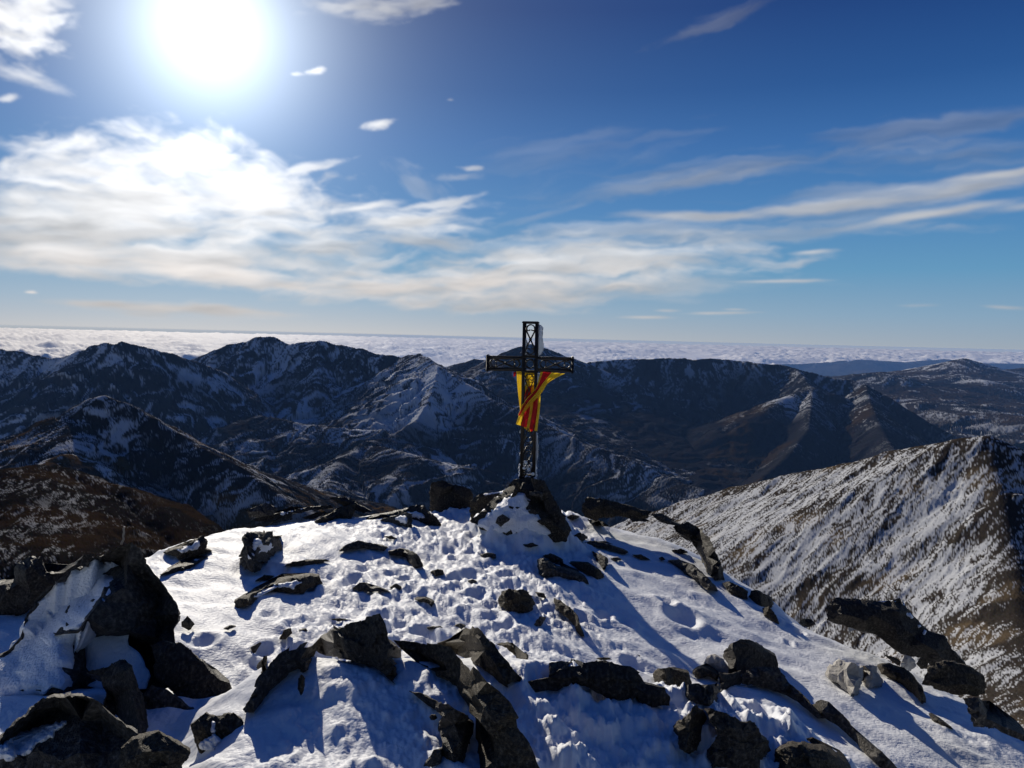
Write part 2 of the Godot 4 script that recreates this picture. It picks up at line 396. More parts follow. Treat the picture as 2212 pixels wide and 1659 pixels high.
func build_mountains() -> void:
	# very far blue hills
	range_of("mountain_ridge", "faint blue far mountain chain along the horizon", [
		{"line": [[1600, 800, 26000], [1690, 787, 26000], [1780, 783, 26000], [1860, 776, 25000], [1960, 782, 25000], [2040, 776, 25000], [2120, 784, 26000], [2300, 788, 26000]], "slope": .3, "reach": 3000.0, "round": 100.0}],
		Vector2(10, 38), Vector2(17000, 28000), 300, 60, {"size": 3000.0, "amp": 90.0, "seed": 70, "cover": .3, "snowline": Vector2(-300, 300), "grassy": .3, "floor": -1900.0})
	range_of("mountain_ridge", "rounded snow-streaked hill with lower cone and open brown moorland", [
		{"line": [[1960, 812, 9000], [2030, 788, 9000], [2083, 774, 9000], [2125, 790, 9000], [2165, 800, 9300], [2212, 794, 9500], [2330, 780, 9800]], "slope": .42, "reach": 900.0, "round": 60.0},
		{"line": [[1800, 836, 7000], [1860, 818, 7000], [1905, 803, 7000], [1950, 815, 7000], [2010, 828, 7000], [2100, 832, 7000], [2212, 838, 7000]], "slope": .36, "reach": 900.0, "round": 50.0},
		{"line": [[2010, 826, 7600], [2080, 812, 7900], [2130, 822, 7400], [2230, 850, 6900], [2330, 870, 6600]], "slope": .3, "round": 50.0},
		{"line": [[1790, 850, 5900], [1930, 856, 5700], [2040, 872, 5400], [2130, 890, 5000], [2230, 905, 4700]], "slope": .25, "reach": 1200.0, "round": 120.0}],
		Vector2(16, 38), Vector2(4000, 10500), 420, 220, {"size": 1100.0, "amp": 36.0, "thin": .6, "seed": 60, "cover": .34, "snowline": Vector2(-620, -330), "grassy": .62, "grass": Vector3(.045, .032, .02), "rock": Vector3(.03, .027, .025), "floor": -1200.0, "bend": .8})
	# the ring of peaks
	range_of("mountain_ridge", "long dark ridge with two rugged peaks dusted with snow", [
		{"line": [[-200, 745, 3300], [0, 757, 3200], [60, 766, 3150], [128, 777, 3100], [175, 757, 3050], [230, 743, 3000], [262, 740, 3000], [330, 757, 3000], [385, 771, 3050], [430, 782, 3100], [480, 806, 3150]], "slope": .88},
		{"line": [[380, 800, 3900], [430, 771, 3850], [500, 745, 3800], [560, 730, 3750], [582, 728, 3750], [625, 744, 3700], [655, 740, 3650], [690, 737, 3600], [730, 745, 3600], [800, 761, 3500], [868, 776, 3400], [905, 767, 3300]], "slope": .95},
		{"line": [[690, 737, 3600], [690, 800, 3350], [680, 840, 3200]], "slope": .85},
		{"line": [[905, 767, 3300], [948, 792, 3050], [940, 830, 2900], [925, 872, 2760], [890, 920, 2600], [850, 936, 2520]], "slope": .8, "round": 6.0},
		{"line": [[905, 767, 3300], [948, 792, 3080], [1000, 828, 2950], [1060, 864, 2800], [1110, 886, 2700], [1170, 920, 2600], [1300, 975, 2350], [1400, 1012, 2200], [1520, 1065, 2000]], "slope": .66, "round": 6.0},
		{"line": [[560, 903, 2750], [650, 915, 2650], [720, 924, 2600], [780, 930, 2560], [850, 936, 2520]], "slope": .5, "round": 14.0, "reach": 500.0},
		{"line": [[850, 936, 2520], [790, 962, 2400], [740, 992, 2250], [716, 1040, 2050], [700, 1090, 1880]], "slope": .5, "round": 14.0},
		{"line": [[790, 962, 2400], [850, 978, 2280], [915, 988, 2200]], "slope": .5, "round": 20.0},
		{"line": [[740, 992, 2250], [660, 1020, 2180], [640, 1030, 2150]], "slope": .5, "round": 12.0}],
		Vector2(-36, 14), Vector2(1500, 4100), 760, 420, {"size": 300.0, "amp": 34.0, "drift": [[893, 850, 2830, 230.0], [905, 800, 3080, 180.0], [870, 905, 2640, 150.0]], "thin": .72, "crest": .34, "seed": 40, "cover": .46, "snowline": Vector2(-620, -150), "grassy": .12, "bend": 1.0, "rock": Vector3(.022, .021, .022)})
	range_of("mountain_ridge", "pointed snowy peak and flat-topped dark escarpment behind the iron cross", [
		{"line": [[930, 800, 5000], [975, 790, 4900], [1025, 777, 4800], [1050, 779, 4800], [1086, 764, 4700], [1120, 750, 4600], [1147, 744, 4600], [1190, 757, 4600], [1236, 775, 4600], [1290, 795, 4500], [1370, 830, 4300]], "slope": .6},
		{"line": [[1230, 790, 4700], [1290, 780, 4600], [1330, 777, 4600], [1400, 776, 4500], [1445, 773, 4500], [1500, 778, 4400], [1535, 774, 4400], [1600, 780, 4400], [1640, 784, 4300], [1690, 788, 4300], [1720, 797, 4200], [1780, 812, 4100], [1840, 820, 4000], [1870, 832, 3900], [1925, 862, 3700], [1990, 905, 3500], [2080, 950, 3300]], "slope": 1.05, "reach": 600.0, "round": 10.0},
		{"line": [[1720, 797, 4200], [1755, 838, 3800], [1752, 880, 3500], [1745, 930, 3200], [1700, 990, 2900], [1640, 1040, 2600]], "slope": .8, "round": 10.0},
		{"line": [[1755, 838, 3800], [1690, 860, 3700], [1640, 900, 3500]], "slope": .5, "round": 30.0},
		{"line": [[1870, 832, 3900], [1880, 870, 3500], [1900, 920, 3150], [1930, 970, 2800]], "slope": .8, "round": 10.0}],
		Vector2(-10, 36), Vector2(2300, 5400), 640, 360, {"size": 360.0, "amp": 23.0, "thin": .6, "crest": .3, "seed": 50, "cover": .36, "snowline": Vector2(-430, -120), "grassy": .42, "grass": Vector3(.035, .024, .013), "rock": Vector3(.02, .019, .02), "bend": .85})
	# nearer spurs to the left
	range_of("mountain_spur", "dark mountain spur with bare brown grass along its top", [
		{"line": [[-160, 1060, 900], [0, 990, 1000], [60, 962, 1030], [100, 931, 1060], [160, 893, 1090], [200, 861, 1110], [222, 856, 1110], [290, 880, 1100], [330, 905, 1085], [400, 950, 1060], [500, 1002, 1010], [600, 1066, 950], [700, 1130, 880]], "slope": .72, "round": 7.0, "reach": 600.0},
		{"line": [[160, 893, 1090], [150, 940, 1010], [140, 985, 940]], "slope": .5, "round": 8.0}],
		Vector2(-37, -8), Vector2(560, 1350), 520, 300, {"size": 110.0, "amp": 8.0, "thin": .6, "crest": .4, "seed": 30, "cover": .40, "snowline": Vector2(-330, -150), "grassy": .45, "grass": Vector3(.075, .045, .018), "rock": Vector3(.025, .023, .022)})
	range_of("hillside", "rounded brown grassy shoulder with a rim of snow", [
		{"line": [[-300, 1130, 250], [-120, 1060, 290], [0, 1022, 320], [50, 1011, 335], [110, 1011, 345], [160, 1026, 340], [270, 1062, 330], [310, 1085, 320], [350, 1120, 300], [400, 1165, 280], [430, 1230, 250]], "slope": .78, "round": 14.0, "reach": 400.0},
		{"line": [[50, 1011, 335], [60, 1050, 290], [80, 1120, 240], [60, 1200, 190]], "slope": .7, "round": 20.0}],
		Vector2(-40, -14), Vector2(90, 420), 420, 320, {"size": 38.0, "amp": 3.6, "crest": .4, "seed": 20, "axis": Vector2(.35, .94), "cover": .22, "thin": .3, "snowline": Vector2(-90, -45), "grassy": .52, "grass": Vector3(.027, .0185, .0125), "rock": Vector3(.015, .013, .012), "floor": -260.0})
	range_of("hillside", "sunlit rocky slope dusted with snow beyond the summit edge", [
		{"line": [[2330, 1800, 62], [2270, 1600, 88], [2235, 1480, 112], [2205, 1330, 142], [2180, 1180, 172], [2160, 1050, 198], [2130, 942, 222], [2090, 946, 226], [1950, 971, 250], [1840, 1000, 275], [1720, 1022, 300], [1600, 1050, 330], [1500, 1078, 355], [1410, 1106, 380], [1200, 1180, 430]], "slope": .60, "round": 3.0, "reach": 400.0},
		{"line": [[2130, 942, 222], [2230, 990, 240], [2400, 1060, 250]], "slope": .7, "round": 3.0}],
		Vector2(3, 40), Vector2(48, 460), 620, 520, {"size": 20.0, "amp": .95, "seed": 10, "axis": Vector2(-.8, .6), "scoured": .5, "thin": .6, "cover": .62, "snowline": Vector2(-400, -300), "grassy": .4, "grass": Vector3(.10, .075, .048), "rock": Vector3(.045, .038, .032), "floor": -260.0, "bend": .9})

func build_cloud_sea() -> void:
	var puff := noise(FastNoiseLite.TYPE_CELLULAR, 1.0 / 4600.0, 3, 90)
	puff.cellular_return_type = FastNoiseLite.RETURN_DISTANCE
	var curl := noise(FastNoiseLite.TYPE_SIMPLEX_SMOOTH, 1.0 / 900.0, 3, 92, true)
	var mass := noise(FastNoiseLite.TYPE_SIMPLEX_SMOOTH, 1.0 / 14000.0, 3, 91)
	var rows := []
	for r in 200:
		var dip := lerpf(4.6, .17, pow(r / 199.0, .8))
		var d := 1450.0 / tan(deg_to_rad(dip))
		var pts := PackedVector3Array(); pts.resize(760)
		for i in 760:
			var a := deg_to_rad(lerpf(-40, 40, i / 759.0))
			var x := tan(a) * d
			var h := -puff.get_noise_2d(x, -d * .8)
			var m := mass.get_noise_2d(x, -d)
			pts[i] = Vector3(x, -1500.0 + EYE.y + maxf(0, h * 900.0 - 260.0) * smoothstep(-.3, .2, m) + curl.get_noise_2d(x, -d) * 100.0 * smoothstep(-.3, .2, m) + m * 100.0, -d)
		rows.append(pts)
	var o := put("cloud_sea", sheet(rows), M.cloud)
	tag(o, "white sea of cloud spread out below the horizon behind the peaks", "cloud", "", "stuff")

# ---------------------------------------------------------------- the summit
func verge_distance(x: float, d: float) -> float:     # metres outside the summit's edge, negative inside
	var p := Vector2(x, d)
	var best := 1e9
	var n := verge.size()
	for k in n:
		var q := Geometry2D.get_closest_point_to_segment(p, verge[k], verge[(k + 1) % n])
		best = minf(best, p.distance_squared_to(q))
	best = sqrt(best)
	return -best if Geometry2D.is_point_in_polygon(p, verge) else best

func ground_base(x: float, z: float) -> float:
	var d := -z
	var y := -.20 * (sqrt(pow(maxf(0.0, x - .2), 2.0) + .04) - .2)
	y += soft.get_noise_2d(x, z) * .09
	# the shoulder on which the picture was taken
	var rise := .74 * smoothstep(6.2, 4.75, d) if d > 4.75 else .74 - .165 * (4.75 - d)
	y += maxf(0, rise) * smoothstep(3.4, 1.5, x - (5.0 - d) * .15) * lerpf(.55, 1.0, smoothstep(-2.0, -1.35, x + (d - 4.0) * .05)) * smoothstep(-6.0, -3.0, x)
	# mound below the cross
	var mx := x - cross_at.x
	var mz := z - cross_at.z
	var r := sqrt(mx * mx * 1.5 + mz * mz * .9) * (1.0 + crust.get_noise_2d(x * 1.2, z * 1.2) * .25)
	var cone := clampf(1.0 - r / 1.1, 0, 1)
	y += .72 * cone + fine.get_noise_2d(x * .6, z * .6) * .10 * smoothstep(0.0, .3, cone)
	var s := verge_distance(x, d)
	if s > -.5:
		var o := s + .5
		y -= .22 * o * o if o < 2.0 else .88 + (o - 2.0) * .9
	return y

func ground(x: float, z: float) -> float:
	var d := -z
	var y := ground_base(x, z)
	# trodden snow: clods and steps
	var path := smoothstep(2.0, 1.0, absf(x + .5 + (d - 9.0) * -.12)) * smoothstep(5.6, 6.8, d)
	var front := smoothstep(5.3, 4.7, d) * smoothstep(-.2, .4, x) * smoothstep(2.3, 1.4, x)
	var fluff := smoothstep(5.0, 4.5, d) * smoothstep(-1.5, -1.1, x) * (1.0 - front)
	var trod := clampf(maxf(path, front) + (crust.get_noise_2d(x * .35, z * .35) - .1) * .7, .0, 1.0)
	var bumps := fine.get_noise_2d(x, z)
	var cell := lump.get_noise_2d(x + bumps * .16, z + fine.get_noise_2d(z, x) * .16)
	y += (-cell - .45) * (.06 + .05 * front) * trod * (.3 + 1.2 * clampf(crust.get_noise_2d(x * 1.4, z * 1.4) + .4, 0, 1)) + bumps * (.006 + .032 * trod)
	y += fine.get_noise_2d(x * 2.7, z * 2.7) * (.012 * trod + .012 * fluff + .010 * front) + maxf(0, fine.get_noise_2d(x * .8 + 9.0, z * .8)) * (.05 * fluff + .085 * front)
	y += crust.get_noise_2d(x * .7 + z * .5, z * 1.5 - x) * .04 + fine.get_noise_2d(x * .45 + z * .3, z * .9 - x * .4) * (.010 + .02 * trod)
	for p in pits.get(Vector2i(floori(x * 2.0), floori(z * 2.0)), []):
		var dx: float = x - p.x; var dz: float = z - p.y
		var q: float = (dx * dx + dz * dz * .6) / (p.z * p.z)
		if q < 6.0: y -= p.z * .55 * exp(-q * q) - p.z * .16 * exp(-pow(sqrt(q) - 1.5, 2.0) * 5.0)
	return y

func print_at(x: float, z: float, r: float) -> void:
	for i in range(floori((x - r * 2.6) * 2.0), floori((x + r * 2.6) * 2.0) + 1):
		for j in range(floori((z - r * 3.3) * 2.0), floori((z + r * 3.3) * 2.0) + 1):
			var key := Vector2i(i, j)
			if not pits.has(key): pits[key] = []
			pits[key].append(Vector3(x, z, r))

func meet(px: float, py: float) -> Vector3:           # where the sight line through a picture point meets the snow
	var r := ray(px, py)
	r /= -r.z
	var d := 2.0
	while d < 40.0:
		var p := EYE + r * d
		if ground_base(p.x, p.z) >= p.y:
			for k in 6:
				var b := EYE + r * (d - .05 + .05 * k / 6.0)
				if ground_base(b.x, b.z) >= b.y: return b
			return p
		d += .05
	return EYE + r * 12.0

func build_ground() -> void:
	var lines := 470
	var cols := 980
	var rows := []; rows.resize(lines)
	var job := func(r: int) -> void:
		var pts := PackedVector3Array(); pts.resize(cols)
		var d := 1.3 * pow(70.0 / 1.3, pow(float(r) / (lines - 1), 1.12)) if r < lines - 60 else 0.0
		if d == 0.0:
			var last := 1.3 * pow(70.0 / 1.3, pow(float(lines - 61) / (lines - 1), 1.12))
			d = lerpf(last, 90.0, (r - lines + 61) / 60.0)
		for i in cols:
			var a := deg_to_rad(lerpf(-46, 46, float(i) / (cols - 1)))
			var x := sin(a) * d * 1.0
			var z := -cos(a) * d
			pts[i] = Vector3(x, ground(x, z), z)
		rows[r] = pts
	var id := WorkerThreadPool.add_group_task(job, lines)
	WorkerThreadPool.wait_for_group_task_completion(id)
	var o := put("snow_ground", sheet(rows), M.snow)
	tag(o, "trodden snow covering the summit around the cross", "snow", "", "structure")

# ---------------------------------------------------------------- rocks
# An outline gives the rock's side towards the path; its foot rests where the outline's lowest point meets the snow, and it is as thick as it is wide.
const CROPS := {"a": [.3164, 0.0, 1134.0], "b": [.3174, 486.0, 1269.0], "c": [.3174, 1080.0, 1269.0], "d": [.2676, 1620.0, 1242.0], "m": [.3816, 540.0, 1026.0], "r": [.3814, 1106.0, 1026.0], "f": [1.0, 0.0, 0.0], "x": [.3418, 648.0, 675.0]}

func outline(crop: String, flat: Array) -> PackedVector2Array:
	var t: Array = CROPS[crop]
	var out := PackedVector2Array()
	for k in range(0, flat.size(), 2): out.append(Vector2(flat[k] * t[0] + t[1], flat[k + 1] * t[0] + t[2]))
	return out

func depth_of(form: Dictionary, p: Vector2) -> float:     # depth of a rock's face at a picture point
	var best := 1e9
	var answer: float = form.base
	for t in form.tris:
		var a: Vector2 = form.pts[t[0]]; var b: Vector2 = form.pts[t[1]]; var c: Vector2 = form.pts[t[2]]
		var den := (b - a).cross(c - a)
		if absf(den) < 1e-6: continue
		var v := (p - a).cross(c - a) / den
		var w := (b - a).cross(p - a) / den
		var out := maxf(0, -minf(minf(v, w), 1.0 - v - w))
		if out < best:
			best = out
			answer = form.deep[t[0]] * (1.0 - v - w) + form.deep[t[1]] * v + form.deep[t[2]] * w
			if out == 0.0: break
	return answer

func solid(form: Dictionary, thick: float, rugged: float, steps: int, seeded: float, layered := 0.0, chipped := .0, crisp := false) -> ArrayMesh:
	var st := SurfaceTool.new()
	st.begin(Mesh.PRIMITIVE_TRIANGLES)
	st.set_smooth_group(0)
	var P := []
	for k in form.pts.size(): P.append(at(form.pts[k].x, form.pts[k].y, form.deep[k]))
	var centre := Vector3()
	for p in P: centre += p
	centre /= P.size()
	var ahead := Vector3(centre.x - EYE.x, 0, centre.z - EYE.z).normalized()
	var size := 0.0
	for p in P: size = maxf(size, p.distance_to(centre))
	var low := 1e9
	for p in P: low = minf(low, p.y)
	var worn := func(p: Vector3) -> Vector3:
		var q := p * (1.9 / size) + Vector3.ONE * seeded
		var w := Vector3(rough.get_noise_3dv(q * 10.0), rough.get_noise_3dv(q * 10.0 + Vector3(31, 7, 3)), rough.get_noise_3dv(q * 10.0 + Vector3(5, 47, 11)))
		var b := q * 42.0
		w += .45 * Vector3(rough.get_noise_3dv(b), rough.get_noise_3dv(b + Vector3(31, 7, 3)), rough.get_noise_3dv(b + Vector3(5, 47, 11)))
		var o := w * rugged * size
		if chipped > 0.0:
			var h := Vector3(p.x * .8 - p.y * .5, p.y * 2.2 + p.x * 1.1, p.z) * (3.2 / maxf(size, .25))
			o += (p - centre).normalized() * chip.get_noise_3dv(h + Vector3.ONE * seeded) * chipped * size
		if layered > 0.0:
			var h := (p.y + p.x * .55 + p.z * .15) / layered
			var step := floorf(h + rough.get_noise_3dv(p * 12.0) * .9)
			o += (p - centre).normalized() * (rough.get_noise_2d(step * 37.0, seeded * 10.0)) * rugged * size * 1.3
		return p + o
	var seen := {}
	for t in form.tris:
		var a: Vector3 = P[t[0]]; var b: Vector3 = P[t[1]]; var c: Vector3 = P[t[2]]
		if crisp:
			var n := (b - a).cross(c - a).normalized()
			st.set_smooth_group(1 + posmod(int(roundf(n.x * 1.5)) * 37 + int(roundf(n.y * 1.5)) * 101 + int(roundf(n.z * 1.5)) * 211, 5000))
		var net := []
		for i in steps + 1:
			var row := PackedVector3Array()
			for j in steps + 1 - i: row.append(worn.call(a + (b - a) * (float(i) / steps) + (c - a) * (float(j) / steps)))
			net.append(row)
		for i in steps:
			for j in steps - i:
				st.add_vertex(net[i][j]); st.add_vertex(net[i + 1][j]); st.add_vertex(net[i][j + 1])
				if i + j < steps - 1:
					st.add_vertex(net[i + 1][j]); st.add_vertex(net[i + 1][j + 1]); st.add_vertex(net[i][j + 1])
		for e in [[t[0], t[1]], [t[1], t[2]], [t[2], t[0]]]:
			var key := Vector2i(mini(e[0], e[1]), maxi(e[0], e[1]))
			if seen.has(key): seen[key] = []
			else: seen[key] = e
	var back := func(p: Vector3, f: float) -> Vector3:
		var inward := centre - p
		var q := p + ahead * thick * f + inward * .28 * f * f
		q.y -= (p.y - low) * .25 * f + .1 * thick * f
		return q
	var deep := 4
	if crisp: st.set_smooth_group(6000)
	for key in seen:
		var e: Array = seen[key]
		if e.is_empty(): continue
		var a: Vector3 = P[e[0]]; var b: Vector3 = P[e[1]]
		for i in steps:
			var p := a.lerp(b, float(i) / steps)
			var q := a.lerp(b, float(i + 1) / steps)
			var pp := PackedVector3Array(); var qq := PackedVector3Array()
			for k in deep + 1:
				pp.append(worn.call(back.call(p, float(k) / deep))); qq.append(worn.call(back.call(q, float(k) / deep)))
			for k in deep:
				st.add_vertex(qq[k]); st.add_vertex(pp[k]); st.add_vertex(pp[k + 1])
				st.add_vertex(qq[k]); st.add_vertex(pp[k + 1]); st.add_vertex(qq[k + 1])
			st.add_vertex(worn.call(back.call(q, 1.0))); st.add_vertex(worn.call(back.call(p, 1.0))); st.add_vertex(centre + ahead * thick * 1.1)
	st.generate_normals()
	st.index()
	return st.commit()

func shape(line: PackedVector2Array, o: Dictionary, seeded: int) -> Dictionary:
	rng.seed = seeded * 7919 + 13
	var lowest := line[0]
	var box := Rect2(line[0], Vector2.ZERO)
	for p in line:
		if p.y > lowest.y: lowest = p
		box = box.expand(p)
	var base: float = o.get("depth", -1.0)
	var resting: bool = base < 0 or o.get("rest", false)
	var foot := []                                           # where the lower edge meets the snow, across the outline
	if resting:
		base = -meet(lowest.x, lowest.y).z - .07
		var n := 14
		for k in n + 1:
			var x := lerpf(box.position.x + .5, box.end.x - .5, float(k) / n)
			var under := box.position.y
			for i in line.size():
				var a := line[i]; var b := line[(i + 1) % line.size()]
				if (a.x - x) * (b.x - x) <= 0 and absf(a.x - b.x) > .001: under = maxf(under, lerpf(a.y, b.y, (x - a.x) / (b.x - a.x)))
			foot.append([under, clampf(-meet(x, under).z - .07, base - .2, base * 1.3)])
	var m := base / FOCAL                                   # metres for a picture unit at that distance
	var lean: float = o.get("lean", .35)
	var bulge: float = o.get("bulge", .22) * minf(box.size.x, box.size.y * 1.6) * m
	# closer points along the outline, a little uneven
	var gap: float = maxf(6.0, (box.size.x + box.size.y) / 22.0)
	var pts := PackedVector2Array()
	for k in line.size():
		var a := line[k]; var b := line[(k + 1) % line.size()]
		var n := maxi(1, int(a.distance_to(b) / gap + .5))
		for i in n:
			var p := a.lerp(b, float(i) / n)
			if i > 0: p += (b - a).orthogonal().normalized() * rng.randf_range(-.16, .16) * gap
			pts.append(p)
	var rim := pts.duplicate()
	var deep := []
	var stand := func(p: Vector2) -> float:
		if not resting: return base + lean * (box.end.y - p.y) * m
		var g := clampf((p.x - box.position.x) / box.size.x, 0, 1) * 14.0
		var k := mini(int(g), 13)
		var under: float = lerpf(foot[k][0], foot[k + 1][0], g - k)
		return lerpf(foot[k][1], foot[k + 1][1], g - k) + lean * maxf(0, under - p.y) * m
	for p in pts: deep.append(stand.call(p))
	var inner: Array = o.get("inner", [])
	if inner.size():
		for q in inner:
			pts.append(q[0]); deep.append(q[1] - (o.depth - base if not resting else 0.0) if not resting else stand.call(q[0]) + (q[1] - o.depth) * .3 - bulge * .5)
	else:
		var tries := 0
		var want := clampi(int(rim.size() * .55), 3, 16)
		while want > 0 and tries < 400:
			tries += 1
			var p := box.position + Vector2(rng.randf(), rng.randf()) * box.size
			if not Geometry2D.is_point_in_polygon(p, rim): continue
			var close := 1e9
			for q in pts: close = minf(close, p.distance_to(q))
			if close < gap * .8: continue
			pts.append(p)
			var edge := minf(close / (gap * 2.5), 1.0)
			deep.append(stand.call(p) - bulge * (.35 + .65 * edge) * rng.randf_range(.35, 1.0))
			want -= 1
	var tris := []
	var raw := Geometry2D.triangulate_delaunay(pts)
	for k in range(0, raw.size(), 3):
		var a := pts[raw[k]]; var b := pts[raw[k + 1]]; var c := pts[raw[k + 2]]
		var mid := (a + b + c) / 3.0
		if not Geometry2D.is_point_in_polygon(mid, rim): continue
		if (b - a).cross(c - a) > 0: tris.append([raw[k], raw[k + 1], raw[k + 2]])
		else: tris.append([raw[k], raw[k + 2], raw[k + 1]])
	return {"pts": pts, "deep": deep, "tris": tris, "base": base, "box": box, "m": m, "rim": rim}

var rock_count := 0
func rock(called: String, label: String, crop: String, flat: Array, o := {}, group := "") -> Dictionary:
	rock_count += 1
	var line := outline(crop, flat)
	var form := shape(line, o, rock_count)
	var thick: float = o.get("thick", .75) * minf(form.box.size.x, form.box.size.y * 2.2) * form.m
	var steps := 4 if form.box.size.x < 40 else 5 if form.box.size.x < 110 else 8
	var mesh := solid(form, thick, o.get("rugged", .035), steps, rock_count * 3.7, o.get("layered", .0), o.get("chipped", .035), true)
	var root := put(called, mesh, M[o.get("look", "rock%d" % (rock_count % 3))])
	tag(root, label, o.get("category", "rock"), group)
	form.node = root
	return form

func snow_on(form: Dictionary, crop: String, flat: Array, up := .03, called := "snow_cover") -> void:
	rock_count += 1
	var line := outline(crop, flat)
	rng.seed = rock_count * 101
	var box := Rect2(line[0], Vector2.ZERO)
	for p in line: box = box.expand(p)
	var gap := maxf(5.0, (box.size.x + box.size.y) / 40.0)
	var pts := PackedVector2Array()
	for k in line.size():
		var a := line[k]; var b := line[(k + 1) % line.size()]
		var n := maxi(1, int(a.distance_to(b) / gap + .5))
		for i in n:
			var p := a.lerp(b, float(i) / n)
			if i > 0: p += (b - a).orthogonal().normalized() * rng.randf_range(-.45, .45) * gap
			pts.append(p)
	var rim := pts.duplicate()
	var y := box.position.y
	while y < box.end.y:
		var x := box.position.x
		while x < box.end.x:
			var p := Vector2(x + rng.randf_range(-.3, .3) * gap, y + rng.randf_range(-.3, .3) * gap)
			if Geometry2D.is_point_in_polygon(p, rim):
				var close := 1e9
				for q in rim: close = minf(close, p.distance_to(q))
				if close > gap * .7: pts.append(p)
			x += gap
		y += gap
	var deep := []
	for k in pts.size():
		var fluff := up if k >= rim.size() else -.015
		deep.append(depth_of(form, pts[k]) - fluff - (rng.randf() * .025 if k >= rim.size() else 0.0))
	var tris := []
	var raw := Geometry2D.triangulate_delaunay(pts)
	for k in range(0, raw.size(), 3):
		var a := pts[raw[k]]; var b := pts[raw[k + 1]]; var c := pts[raw[k + 2]]
		if not Geometry2D.is_point_in_polygon((a + b + c) / 3.0, rim): continue
		if (b - a).cross(c - a) > 0: tris.append([raw[k], raw[k + 1], raw[k + 2]])
		else: tris.append([raw[k], raw[k + 2], raw[k + 1]])
	var cover := {"pts": pts, "deep": deep, "tris": tris, "base": form.base}
	put(called, solid(cover, .06, .008, 2, rock_count * 1.3), M.crust, form.node)

func pin(crop: String, list: Array) -> Array:          # [x, y, depth] triples -> [picture point, depth]
	var out := []
	var t: Array = CROPS[crop]
	for k in range(0, list.size(), 3): out.append([Vector2(list[k] * t[0] + t[1], list[k + 1] * t[0] + t[2]), list[k + 2]])
	return out

